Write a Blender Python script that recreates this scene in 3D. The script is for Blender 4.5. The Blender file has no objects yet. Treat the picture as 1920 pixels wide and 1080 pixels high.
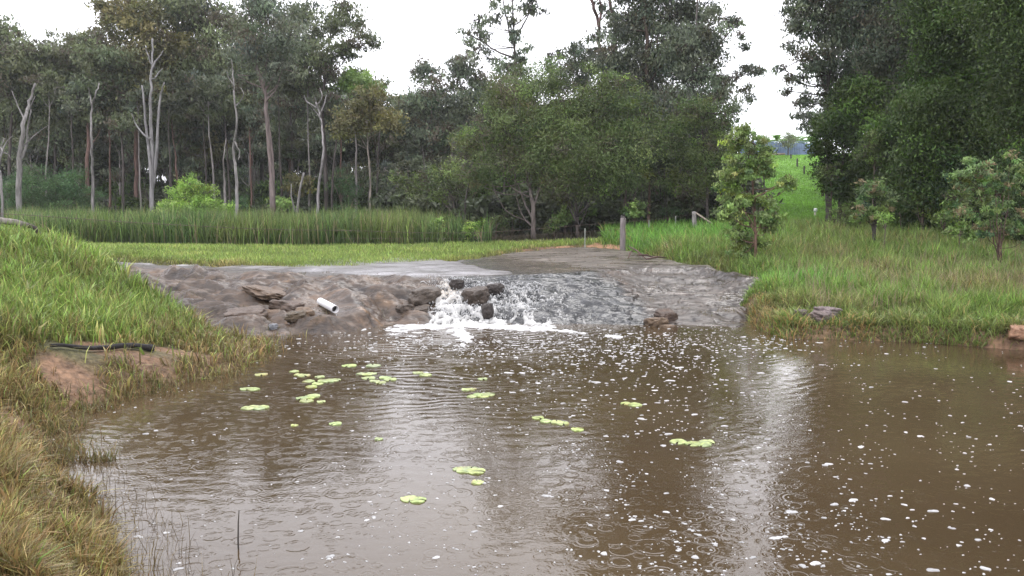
import bpy, math, random
import numpy as np
from mathutils import Vector, noise as mnoise

random.seed(7)
RNG = np.random.default_rng(7)
SC = bpy.context.scene
COL = SC.collection

# ------------------------------------------------------------------ camera
CAMZ, FPX, HOR = 2.0, 1500.0, 395.0          # eye height, focal length in photo pixels, horizon row
PITCH = math.atan((540 - HOR) / FPX)
cam_d = bpy.data.cameras.new('camera'); cam = bpy.data.objects.new('camera', cam_d)
COL.objects.link(cam); SC.camera = cam
cam_d.sensor_width = 36; cam_d.lens = FPX / 1920 * 36
cam_d.clip_start = 0.05; cam_d.clip_end = 3000
cam.location = (0, 0, CAMZ); cam.rotation_euler = (math.pi / 2 - PITCH, 0, 0)

# ------------------------------------------------------------------ light
SUN_EL, SUN_ROT = math.radians(62), math.radians(200)
W_ = bpy.data.worlds.new('World'); SC.world = W_; W_.use_nodes = True
nt = W_.node_tree; nt.nodes.clear()
def N(nt, t, **kw):
    n = nt.nodes.new(t)
    for k, v in kw.items(): setattr(n, k, v)
    return n
sky = N(nt, 'ShaderNodeTexSky', sky_type='NISHITA', sun_disc=False, sun_elevation=SUN_EL, sun_rotation=SUN_ROT,
        air_density=1.0, dust_density=4.0, ozone_density=1.0)
hs = N(nt, 'ShaderNodeHueSaturation'); hs.inputs['Saturation'].default_value = 0.15
nt.links.new(sky.outputs[0], hs.inputs['Color'])
tc = N(nt, 'ShaderNodeTexCoord'); ns = N(nt, 'ShaderNodeTexNoise'); ns.inputs['Scale'].default_value = 1.7
ns.inputs['Detail'].default_value = 4
nt.links.new(tc.outputs['Generated'], ns.inputs['Vector'])
rmp = N(nt, 'ShaderNodeValToRGB')
rmp.color_ramp.elements[0].position = 0.3; rmp.color_ramp.elements[0].color = (10.9, 10.85, 11.8, 1)
rmp.color_ramp.elements[1].position = 0.72; rmp.color_ramp.elements[1].color = (13.8, 13.75, 14.6, 1)
nt.links.new(ns.outputs['Fac'], rmp.inputs['Fac'])
mx = N(nt, 'ShaderNodeMixRGB'); mx.inputs['Fac'].default_value = 0.8
nt.links.new(hs.outputs[0], mx.inputs[1]); nt.links.new(rmp.outputs[0], mx.inputs[2])
bg = N(nt, 'ShaderNodeBackground'); bg.inputs['Strength'].default_value = 0.135
wo = N(nt, 'ShaderNodeOutputWorld')
nt.links.new(mx.outputs[0], bg.inputs['Color']); nt.links.new(bg.outputs[0], wo.inputs['Surface'])
sun_d = bpy.data.lights.new('sun', 'SUN'); sun = bpy.data.objects.new('sun', sun_d); COL.objects.link(sun)
sun_d.energy = 0.9; sun_d.angle = math.radians(25); sun_d.color = (1.0, 0.97, 0.93)
sun.rotation_euler = (math.radians(28), 0, math.radians(160)); sun.location = (0, 0, 60)
SC.view_settings.view_transform = 'Standard'; SC.view_settings.look = 'None'
SC.view_settings.exposure = 0.75; SC.view_settings.gamma = 1.0; SC.view_settings.use_curve_mapping = False
SC.cycles.max_bounces = 6; SC.cycles.diffuse_bounces = 3; SC.cycles.glossy_bounces = 3
SC.cycles.transmission_bounces = 3; SC.cycles.transparent_max_bounces = 4; SC.cycles.volume_bounces = 1

# ------------------------------------------------------------------ pixel helpers (photo pixels -> place)
CP, SP = math.cos(PITCH), math.sin(PITCH)
def ray(px, py):
    u = (px - 960) / FPX; v = (540 - py) / FPX
    return np.array([u, CP + v * SP, -SP + v * CP])
def at(px, py, d):
    r = ray(px, py); return np.array([0, 0, CAMZ]) + r * (d / r[1])
def onz(px, py, z=0.0):
    r = ray(px, py); return np.array([0, 0, CAMZ]) + r * ((z - CAMZ) / r[2])

# ------------------------------------------------------------------ numpy noise
def _hash(ix, iy, seed):
    h = (ix.astype(np.int64) * 374761393 + iy.astype(np.int64) * 668265263 + seed * 1442695041) & 0xffffffff
    h = ((h ^ (h >> 13)) * 1274126177) & 0xffffffff
    return ((h ^ (h >> 16)) & 0xffffff) / float(0xffffff)
def vnoise(x, y, seed=0):
    x = np.asarray(x, float); y = np.asarray(y, float)
    ix = np.floor(x); iy = np.floor(y); fx = x - ix; fy = y - iy
    def g(dx, dy):
        a = _hash(ix + dx, iy + dy, seed) * 2 * np.pi
        return np.cos(a) * (fx - dx) + np.sin(a) * (fy - dy)
    ux = fx * fx * fx * (fx * (fx * 6 - 15) + 10); uy = fy * fy * fy * (fy * (fy * 6 - 15) + 10)
    a = g(0, 0) * (1 - ux) + g(1, 0) * ux; b = g(0, 1) * (1 - ux) + g(1, 1) * ux
    return (a * (1 - uy) + b * uy) * 1.5
def fbm(x, y, seed=0, oct=4, gain=.5):
    s = 0; a = 1; t = 0
    for i in range(oct):
        s = s + a * vnoise(x * 2 ** i, y * 2 ** i, seed + i * 17); t += a; a *= gain
    return s / t
def ridge(x, y, seed=0, oct=3):
    s = 0; a = 1; t = 0
    for i in range(oct):
        s = s + a * (1 - np.abs(vnoise(x * 2 ** i, y * 2 ** i, seed + i * 17)) * 2); t += a; a *= .5
    return s / t
def worley(x, y, seed=0):
    ix = np.floor(x); iy = np.floor(y); f1 = np.full(np.shape(x), 9.); f2 = f1.copy(); idv = np.zeros(np.shape(x)); cx = f1 * 0; cy = f1 * 0
    for dx in (-1, 0, 1):
        for dy in (-1, 0, 1):
            jx, jy = ix + dx, iy + dy
            qx = jx + .1 + .8 * _hash(jx, jy, seed); qy = jy + .1 + .8 * _hash(jx, jy, seed + 7)
            d = np.hypot(x - qx, y - qy); v = _hash(jx, jy, seed + 13); nearer = d < f1
            f2 = np.where(nearer, f1, np.minimum(f2, d)); idv = np.where(nearer, v, idv); cx = np.where(nearer, x - qx, cx); cy = np.where(nearer, y - qy, cy); f1 = np.where(nearer, d, f1)
    return f1, f2, idv, cx, cy
def sstep(a, b, x):
    t = np.clip((x - a) / (b - a), 0, 1); return t * t * (3 - 2 * t)
def polysd(x, y, P):
    """signed distance to polygon, negative inside"""
    x = np.asarray(x, float); y = np.asarray(y, float)
    d = np.full(x.shape, 1e18); ins = np.zeros(x.shape, bool); n = len(P)
    for i in range(n):
        ax, ay = P[i][:2]; bx, by = P[(i + 1) % n][:2]
        ex, ey = bx - ax, by - ay; L = ex * ex + ey * ey + 1e-12
        t = np.clip(((x - ax) * ex + (y - ay) * ey) / L, 0, 1)
        d = np.minimum(d, (x - ax - t * ex) ** 2 + (y - ay - t * ey) ** 2)
        c = ((ay > y) != (by > y)) & (x < (bx - ax) * (y - ay) / (by - ay + 1e-12) + ax)
        ins ^= c
    d = np.sqrt(d); return np.where(ins, -d, d)

# ------------------------------------------------------------------ mesh helpers
def mk_mesh(name, verts, faces, mats, cols=None, smooth=False, uv=None):
    """faces: (M,3) or (M,4) int array"""
    verts = np.asarray(verts, np.float32); faces = np.asarray(faces, np.int32)
    me = bpy.data.meshes.new(name)
    me.vertices.add(len(verts)); me.vertices.foreach_set('co', verts.ravel())
    k = faces.shape[1]
    me.loops.add(faces.size); me.loops.foreach_set('vertex_index', faces.ravel())
    me.polygons.add(len(faces)); me.polygons.foreach_set('loop_start', np.arange(0, faces.size, k, dtype=np.int32))
    me.polygons.foreach_set('use_smooth', np.full(len(faces), smooth))
    me.update(calc_edges=True)
    if cols is not None:
        c = np.asarray(cols, np.float32)
        if c.shape[1] == 3: c = np.concatenate([c, np.ones((len(c), 1), np.float32)], 1)
        a = me.color_attributes.new('col', 'FLOAT_COLOR', 'POINT'); a.data.foreach_set('color', c.ravel())
    for m in (mats if isinstance(mats, (list, tuple)) else [mats]): me.materials.append(m)
    return me
def link(name, me, parent=None, loc=None):
    o = bpy.data.objects.new(name, me); COL.objects.link(o)
    if parent is not None: o.parent = parent
    if loc is not None: o.location = loc
    return o
def tag(o, label=None, cat=None, group=None, kind=None):
    if label: o['label'] = label
    if cat: o['category'] = cat
    if group: o['group'] = group
    if kind: o['kind'] = kind
    return o
def empty(name, loc):
    o = bpy.data.objects.new(name, None); COL.objects.link(o); o.location = loc; o.empty_display_size = .2
    return o
def grid_mesh(name, X, Y, Z, mat, cols=None, smooth=True):
    ny, nx = X.shape
    v = np.stack([X.ravel(), Y.ravel(), Z.ravel()], 1)
    i = np.arange(nx * ny).reshape(ny, nx)
    f = np.stack([i[:-1, :-1].ravel(), i[:-1, 1:].ravel(), i[1:, 1:].ravel(), i[1:, :-1].ravel()], 1)
    return mk_mesh(name, v, f, mat, cols, smooth)

class Geo:
    """collects tubes / leaves as triangles+quads (stored as quads)"""
    def __init__(s): s.v = []; s.f = []; s.c = []; s.n = 0
    def add(s, v, f, c=(1, 1, 1)):
        v = np.asarray(v, float); f = np.asarray(f, int)
        s.v.append(v); s.f.append(f + s.n); s.n += len(v)
        c = np.asarray(c, float)
        s.c.append(np.broadcast_to(c, (len(v), 3)) if c.ndim == 1 else c)
    def tube(s, pts, radii, n=8, col=(1, 1, 1), cap=True, seed=0, rough=0.0):
        P = np.asarray(pts, float); R = np.asarray(radii, float); k = len(P)
        T = np.gradient(P, axis=0); T /= np.linalg.norm(T, axis=1)[:, None] + 1e-9
        ref = np.array([0, 1, 0.]) if abs(T[0][1]) < .9 else np.array([1., 0, 0])
        vs = []
        a = np.arange(n) / n * 2 * np.pi
        for i in range(k):
            u = np.cross(T[i], ref); u /= np.linalg.norm(u) + 1e-9; w = np.cross(T[i], u)
            rr = R[i] * (1 + rough * np.sin(a * 3 + i * .7 + seed) * .6 + rough * np.cos(a * 5 + i * 1.3 + seed) * .4)
            vs.append(P[i] + rr[:, None] * (np.cos(a)[:, None] * u + np.sin(a)[:, None] * w))
        v = np.concatenate(vs); f = []
        for i in range(k - 1):
            for j in range(n):
                j2 = (j + 1) % n
                f.append((i * n + j, i * n + j2, (i + 1) * n + j2, (i + 1) * n + j))
        if cap:
            v = np.concatenate([v, P[-1:], P[:1]])
            e = k * n
            for j in range(0, n):
                j2 = (j + 1) % n
                f.append(((k - 1) * n + j, (k - 1) * n + j2, e, e)); f.append((j2, j, e + 1, e + 1))
        s.add(v, f, col)
    def mesh(s, name, mat, smooth=True):
        v = np.concatenate(s.v); f = np.concatenate(s.f); c = np.concatenate(s.c)
        tri = f[:, 2] == f[:, 3]
        if tri.any():   # all triangles for safety
            q = f[~tri]; t = f[tri][:, :3]
            f = np.concatenate([q[:, [0, 1, 2]], q[:, [0, 2, 3]], t])
        return mk_mesh(name, v, f, mat, c, smooth)

def smooth_path(pts, n=6, wig=0.0, rng=RNG):
    """Catmull-Rom through pts (k,3)"""
    P = np.asarray(pts, float)
    if len(P) < 2: return P
    Q = np.vstack([2 * P[0] - P[1], P, 2 * P[-1] - P[-2]]); out = []
    for i in range(1, len(Q) - 2):
        for t in np.arange(n) / n:
            a, b, c, d = Q[i - 1:i + 3]
            out.append(.5 * ((2 * b) + (-a + c) * t + (2 * a - 5 * b + 4 * c - d) * t * t + (-a + 3 * b - 3 * c + d) * t ** 3))
    out.append(P[-1]); out = np.array(out)
    if wig: out[1:-1] += rng.normal(0, wig, (len(out) - 2, 3)) * [1, 1, .3]
    return out

# ------------------------------------------------------------------ materials
def mat_base(name):
    m = bpy.data.materials.new(name); m.use_nodes = True
    nt = m.node_tree; nt.nodes.clear()
    return m, nt, N(nt, 'ShaderNodeOutputMaterial')
def mat_attr(name, rough=.7, nscale=8., namt=.25, bump=0., bscale=20., transl=0., spec=.3, stretch=None, detail=4, wetnoise=False, bdist=.02):
    m, nt, out = mat_base(name); L = nt.links.new
    at_ = N(nt, 'ShaderNodeAttribute', attribute_name='col')
    pr = N(nt, 'ShaderNodeBsdfPrincipled'); pr.inputs['Roughness'].default_value = rough
    pr.inputs['Specular IOR Level'].default_value = spec
    tc = N(nt, 'ShaderNodeTexCoord'); vec = tc.outputs['Object']
    if stretch:
        mp = N(nt, 'ShaderNodeMapping'); mp.inputs['Scale'].default_value = stretch; L(vec, mp.inputs[0]); vec = mp.outputs[0]
    colsock = at_.outputs['Color']
    if namt:
        no = N(nt, 'ShaderNodeTexNoise'); no.inputs['Scale'].default_value = nscale; no.inputs['Detail'].default_value = detail
        L(vec, no.inputs['Vector'])
        mr = N(nt, 'ShaderNodeMapRange'); mr.inputs[1].default_value = .3; mr.inputs[2].default_value = .7
        mr.inputs[3].default_value = 1 - namt; mr.inputs[4].default_value = 1 + namt; L(no.outputs['Fac'], mr.inputs[0])
        vm = N(nt, 'ShaderNodeVectorMath', operation='SCALE'); L(colsock, vm.inputs[0]); L(mr.outputs[0], vm.inputs['Scale'])
        colsock = vm.outputs[0]
    L(colsock, pr.inputs['Base Color'])
    if bump:
        nb = N(nt, 'ShaderNodeTexNoise'); nb.inputs['Scale'].default_value = bscale; nb.inputs['Detail'].default_value = 6
        L(vec, nb.inputs['Vector'])
        bp = N(nt, 'ShaderNodeBump'); bp.inputs['Strength'].default_value = bump; bp.inputs['Distance'].default_value = bdist
        L(nb.outputs['Fac'], bp.inputs['Height']); L(bp.outputs[0], pr.inputs['Normal'])
    if wetnoise:
        L(at_.outputs['Alpha'], pr.inputs['Roughness'])
    sh = pr.outputs[0]
    if transl:
        tr = N(nt, 'ShaderNodeBsdfTranslucent'); L(colsock, tr.inputs['Color'])
        ms = N(nt, 'ShaderNodeMixShader'); ms.inputs[0].default_value = transl
        L(sh, ms.inputs[1]); L(tr.outputs[0], ms.inputs[2]); sh = ms.outputs[0]
    L(sh, out.inputs['Surface'])
    return m
M_LEAF = mat_attr('leaf', rough=.45, namt=0, transl=.3, spec=.35)
M_GRASS = mat_attr('grass_blade', rough=.4, namt=0, transl=.3, spec=.4)
M_BARK = mat_attr('bark', rough=.8, nscale=3., namt=.45, bump=.6, bscale=14., stretch=(4, 4, .5), bdist=.03)
M_SOIL = mat_attr('soil', rough=.7, nscale=16., namt=.45, bump=1., bscale=14., bdist=.07)
M_ROCK = mat_attr('wet_rock', nscale=9., namt=.35, bump=.45, bscale=16., spec=.5, wetnoise=True, detail=8, bdist=.04, stretch=(.7, 1.5, 1.5))
M_STONE = mat_attr('loose_stone', rough=.45, nscale=11., namt=.3, bump=.8, bscale=22., spec=.45, detail=6, bdist=.02)
M_WOOD = mat_attr('weathered_wood', rough=.8, nscale=6., namt=.4, bump=.7, bscale=20., stretch=(3, 3, .4), bdist=.01)
M_PVC = mat_attr('white_plastic', rough=.3, namt=.05, nscale=12)
M_METAL = mat_attr('sheet_metal', rough=.45, namt=.18, nscale=.8, stretch=(1, 1, 3), spec=.4)
M_FOAM = mat_attr('foam', rough=.6, namt=.1, nscale=60, transl=.2, bump=.5, bscale=70., bdist=.01)
M_PAD = mat_attr('lily_leaf', rough=.35, namt=.15, nscale=20, spec=.5)

def water_mat():
    m, nt, out = mat_base('muddy_water'); L = nt.links.new
    geo = N(nt, 'ShaderNodeTexCoord'); P = geo.outputs['Object']
    pr = N(nt, 'ShaderNodeBsdfPrincipled')
    pr.inputs['Roughness'].default_value = .05; pr.inputs['IOR'].default_value = 1.33
    pr.inputs['Specular IOR Level'].default_value = 1.0
    n0 = N(nt, 'ShaderNodeTexNoise'); n0.inputs['Scale'].default_value = .35; n0.inputs['Detail'].default_value = 3; L(P, n0.inputs['Vector'])
    cr = N(nt, 'ShaderNodeValToRGB')
    cr.color_ramp.elements[0].position = .35; cr.color_ramp.elements[0].color = (.050, .033, .018, 1)
    cr.color_ramp.elements[1].position = .7; cr.color_ramp.elements[1].color = (.072, .050, .027, 1)
    L(n0.outputs['Fac'], cr.inputs[0]); L(cr.outputs[0], pr.inputs['Base Color'])
    def math_(op, a, b=None, c=None):
        n = N(nt, 'ShaderNodeMath', operation=op)
        for i, v in enumerate((a, b, c)):
            if v is None: continue
            if isinstance(v, (int, float)): n.inputs[i].default_value = v
            else: L(v, n.inputs[i])
        return n.outputs[0]
    def noise(scale, vec=P, detail=2, sc=None):
        if sc:
            mp = N(nt, 'ShaderNodeMapping'); mp.inputs['Scale'].default_value = sc; L(vec, mp.inputs[0]); vec = mp.outputs[0]
        n = N(nt, 'ShaderNodeTexNoise'); n.inputs['Scale'].default_value = scale; n.inputs['Detail'].default_value = detail
        L(vec, n.inputs['Vector']); return n.outputs['Fac']
    # raindrop rings: three layers of cells, rings fading with distance from each cell centre
    tot = None
    for sc, seed, kk, amp in ((3.4, 0, 50, .5), (5.3, 5, 40, .45), (8.5, 9, 32, .4)):
        mp = N(nt, 'ShaderNodeMapping'); mp.inputs['Location'].default_value = (seed, seed * .7, 0); L(P, mp.inputs[0])
        v = N(nt, 'ShaderNodeTexVoronoi', feature='F1', voronoi_dimensions='2D'); v.inputs['Scale'].default_value = sc; L(mp.outputs[0], v.inputs['Vector'])
        d = v.outputs['Distance']
        rnd = N(nt, 'ShaderNodeSeparateColor'); L(v.outputs['Color'], rnd.inputs[0])
        R = math_('MULTIPLY', rnd.outputs[0], .42)                       # ring radius in cell units
        e = math_('SUBTRACT', d, R)
        env = math_('EXPONENT', math_('MULTIPLY', math_('MULTIPLY', e, e), -160.))
        ring = math_('MULTIPLY', math_('SINE', math_('MULTIPLY', d, kk)), env)
        ring = math_('MULTIPLY', ring, math_('GREATER_THAN', rnd.outputs[1], .35))
        ring = math_('MULTIPLY', ring, amp * .0013)
        tot = ring if tot is None else math_('ADD', tot, ring)
    # choppy wavelets, wide swell, and curved wave trains spreading from the cascade
    tot = math_('ADD', tot, math_('MULTIPLY', noise(9., detail=3, sc=(.8, 1.2, 1)), .0024))
    tot = math_('ADD', tot, math_('MULTIPLY', noise(34., detail=2), .0009))
    vs = N(nt, 'ShaderNodeTexVoronoi', feature='F1', voronoi_dimensions='2D'); vs.inputs['Scale'].default_value = 5.2; L(P, vs.inputs['Vector'])
    sc_ = N(nt, 'ShaderNodeSeparateColor'); L(vs.outputs['Color'], sc_.inputs[0])
    spot = math_('MULTIPLY', math_('LESS_THAN', vs.outputs['Distance'], math_('MULTIPLY', sc_.outputs[0], .42)), math_('GREATER_THAN', sc_.outputs[1], .55))
    tot = math_('ADD', tot, math_('MULTIPLY', math_('MULTIPLY', noise(30., detail=2), spot), .004))
    dv = N(nt, 'ShaderNodeVectorMath', operation='DISTANCE'); L(P, dv.inputs[0]); dv.inputs[1].default_value = (-1.2, 14.6, 0)
    dd = math_('ADD', dv.outputs['Value'], math_('MULTIPLY', noise(.9, detail=2), 1.1))
    att = math_('EXPONENT', math_('MULTIPLY', dv.outputs['Value'], -.30))
    mod = math_('MULTIPLY', noise(.7, detail=2), noise(1.6, detail=2))
    wv = math_('MULTIPLY', math_('SINE', math_('MULTIPLY', dd, 30.)), math_('MULTIPLY', att, math_('MULTIPLY', mod, .022)))
    tot = math_('ADD', tot, wv)
    bp = N(nt, 'ShaderNodeBump'); bp.inputs['Strength'].default_value = .75; bp.inputs['Distance'].default_value = 1.0
    L(tot, bp.inputs['Height']); L(bp.outputs[0], pr.inputs['Normal'])
    L(pr.outputs[0], out.inputs['Surface'])
    return m
M_WATER = water_mat()
def shallow_mat():
    m, nt, out = mat_base('shallow_water'); L = nt.links.new
    tc = N(nt, 'ShaderNodeTexCoord')
    pr = N(nt, 'ShaderNodeBsdfPrincipled'); pr.inputs['Roughness'].default_value = .30; pr.inputs['Base Color'].default_value = (.16, .155, .16, 1)
    pr.inputs['Specular IOR Level'].default_value = .8; pr.inputs['IOR'].default_value = 1.33
    no = N(nt, 'ShaderNodeTexNoise'); no.inputs['Scale'].default_value = 9; no.inputs['Detail'].default_value = 5; L(tc.outputs['Object'], no.inputs['Vector'])
    mp = N(nt, 'ShaderNodeMapping'); mp.inputs['Scale'].default_value = (.5, 3.2, 1); L(tc.outputs['Object'], mp.inputs[0])
    n2 = N(nt, 'ShaderNodeTexNoise'); n2.inputs['Scale'].default_value = 1.6; n2.inputs['Detail'].default_value = 7; L(mp.outputs[0], n2.inputs['Vector'])
    cr = N(nt, 'ShaderNodeValToRGB'); cr.color_ramp.elements[0].position = .38; cr.color_ramp.elements[0].color = (.07, .06, .055, 1)
    cr.color_ramp.elements[1].position = .66; cr.color_ramp.elements[1].color = (.30, .29, .30, 1); L(n2.outputs['Fac'], cr.inputs[0]); L(cr.outputs[0], pr.inputs['Base Color'])  # pale streaks: froth plus the sky's reflection put into the base colour
    L(n2.outputs['Fac'], no.inputs['Distortion']) if False else None
    bp = N(nt, 'ShaderNodeBump'); bp.inputs['Strength'].default_value = 1.; bp.inputs['Distance'].default_value = .06
    L(no.outputs['Fac'], bp.inputs['Height']); L(bp.outputs[0], pr.inputs['Normal']); L(pr.outputs[0], out.inputs['Surface'])
    return m
M_SHALLOW = shallow_mat()

# ------------------------------------------------------------------ plan of the place
ws = lambda L, z=0.0: [tuple(onz(a, b, z)[:2]) for a, b in L]
POOL = ws([(505, 628), (500, 655), (440, 692), (340, 718), (220, 745), (110, 772), (75, 820), (80, 870), (110, 905), (150, 950), (165, 1000), (180, 1080)])
POOL += [(-1.2, 3.0), (-.4, 1.9), (1, 1.3), (4, .9), (8, 1.6), (12, 4), (14, 8), (11.5, 10.6)]
POOL += ws([(1920, 657), (1750, 643), (1600, 637), (1480, 635), (1425, 618)]) + [(4.35, 15), (-4.2, 15.2)]
SLAB = ws([(225, 489), (400, 495), (560, 501), (680, 499), (760, 494), (880, 484), (960, 474), (1020, 468), (1100, 466), (1165, 472), (1200, 478),
           (1270, 490), (1340, 500), (1420, 512)], .65) + [(4.6, 15.6), (4.2, 14.1), (4.05, 13), (3.9, 12.4), (-4.3, 12.2), (-6.5, 13.2), (-9, 15.5), (-11, 19)]
def at_z(px, py, d): return tuple(at(px, py, d))
CTRL = [at_z(*a) for a in [
    (0, 450, 12), (0, 600, 8.5), (0, 700, 7.6), (0, 800, 6.2), (150, 655, 9.0), (100, 462, 13), (240, 508, 13.6), (350, 568, 13.2), (440, 628, 12.7),
    (200, 560, 11.5), (300, 620, 11.0), (0, 900, 5.0), (100, 540, 11), (1440, 585, 14), (1450, 545, 15), (1500, 570, 14), (1560, 575, 14.3), (1500, 530, 17), (1420, 510, 19.5),
    (1700, 565, 14), (1900, 605, 12.4), (1700, 492, 19), (1900, 515, 16), (1700, 452, 25), (1900, 465, 22), (1550, 440, 30), (1450, 442, 29),
    (1350, 452, 27), (1200, 465, 27), (1100, 460, 29), (950, 457, 30), (1000, 448, 33), (1250, 440, 32), (1480, 432, 35), (1480, 398, 45), (1480, 350, 62),
    (1480, 312, 80), (1480, 292, 92), (1400, 291, 92), (1330, 300, 92), (1400, 330, 72), (400, 462, 32), (640, 468, 28), (200, 470, 24), (800, 470, 27)]]
CTRL += [(-14, 20, .95), (-12, 26, .75), (-25, 26, .8), (-16, 34, .6), (0, 36, .75), (-10, 45, .7), (8, 42, 1.5), (4, 52, 2.0), (-6, 70, 3.2), (-8, 95, 4.4), (14, 70, 4.2),
         (-40, 60, .8), (-40, 100, 1.0), (-70, 70, .8), (30, 30, 2), (50, 30, 3), (60, 60, 6), (60, 92, 9.5), (32, 112, 8.9), (32, 150, 8.9), (-5, 130, 4.6), (-60, 180, 1.2),
         (90, 180, 9), (0, 300, 5), (-200, 300, 2), (200, 300, 9), (0, -3, .55), (-5, 0, .8), (10, -4, .6), (-6, 5.5, .75), (-12, 8, 1.5), (20, 5, 1.2), (16, 12, 1.0), (25, 20, 1.6),
         (200, 0, 5), (-200, 0, 2), (0, -100, 1), (-9.5, 21, .62), (-6, 20, .62), (0, 30, .72), (3, 24, .7), (5.5, 20, .62)]
CTRL = np.array(CTRL)
_P = CTRL[:, :2]; _D = np.linalg.norm(_P[:, None] - _P[None], axis=2)
_A = np.zeros((len(_P) + 3,) * 2); _A[:-3, :-3] = _D - np.eye(len(_P)) * .12
_A[:-3, -3] = 1; _A[:-3, -2:] = _P; _A[-3, :-3] = 1; _A[-2:, :-3] = _P.T
_w = np.linalg.solve(_A, np.concatenate([CTRL[:, 2], [0, 0, 0]]))
def rbf(x, y):
    z = _w[-3] + _w[-2] * x + _w[-1] * y
    for i in range(len(_P)): z = z + _w[i] * np.hypot(x - _P[i, 0], y - _P[i, 1])
    return z
def terrain(x, y, detail=True):
    x = np.asarray(x, float); y = np.asarray(y, float)
    s = polysd(x, y, POOL)
    base = np.maximum(rbf(x, y), .03)
    k = np.where(x > 0, 1.5, .75)
    prof = np.where(s > 0, .02 + s * k, np.maximum(-.9, s * .6))
    z = np.minimum(base, prof)
    if detail:
        z = z + np.where(s > 0, np.minimum(s * .5, 1), 0) * (.05 * fbm(x * 1.1, y * 1.1, 3, 3) + .02 * fbm(x * 5, y * 5, 9, 3))
    r = polysd(x, y, SLAB)
    z = z - .55 * sstep(0.25, -.35, r)
    return z
def tz(x, y): return float(terrain(np.array([x]), np.array([y]))[0])

def hit(px, py, d0=3.5, d1=30):
    ds = np.linspace(d0, d1, 1400); r = ray(px, py); P = np.array([0, 0, CAMZ]) + r * (ds / r[1])[:, None]
    below = P[:, 2] < terrain(P[:, 0], P[:, 1]); return P[np.argmax(below)] if below.any() else P[-1]

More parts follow.
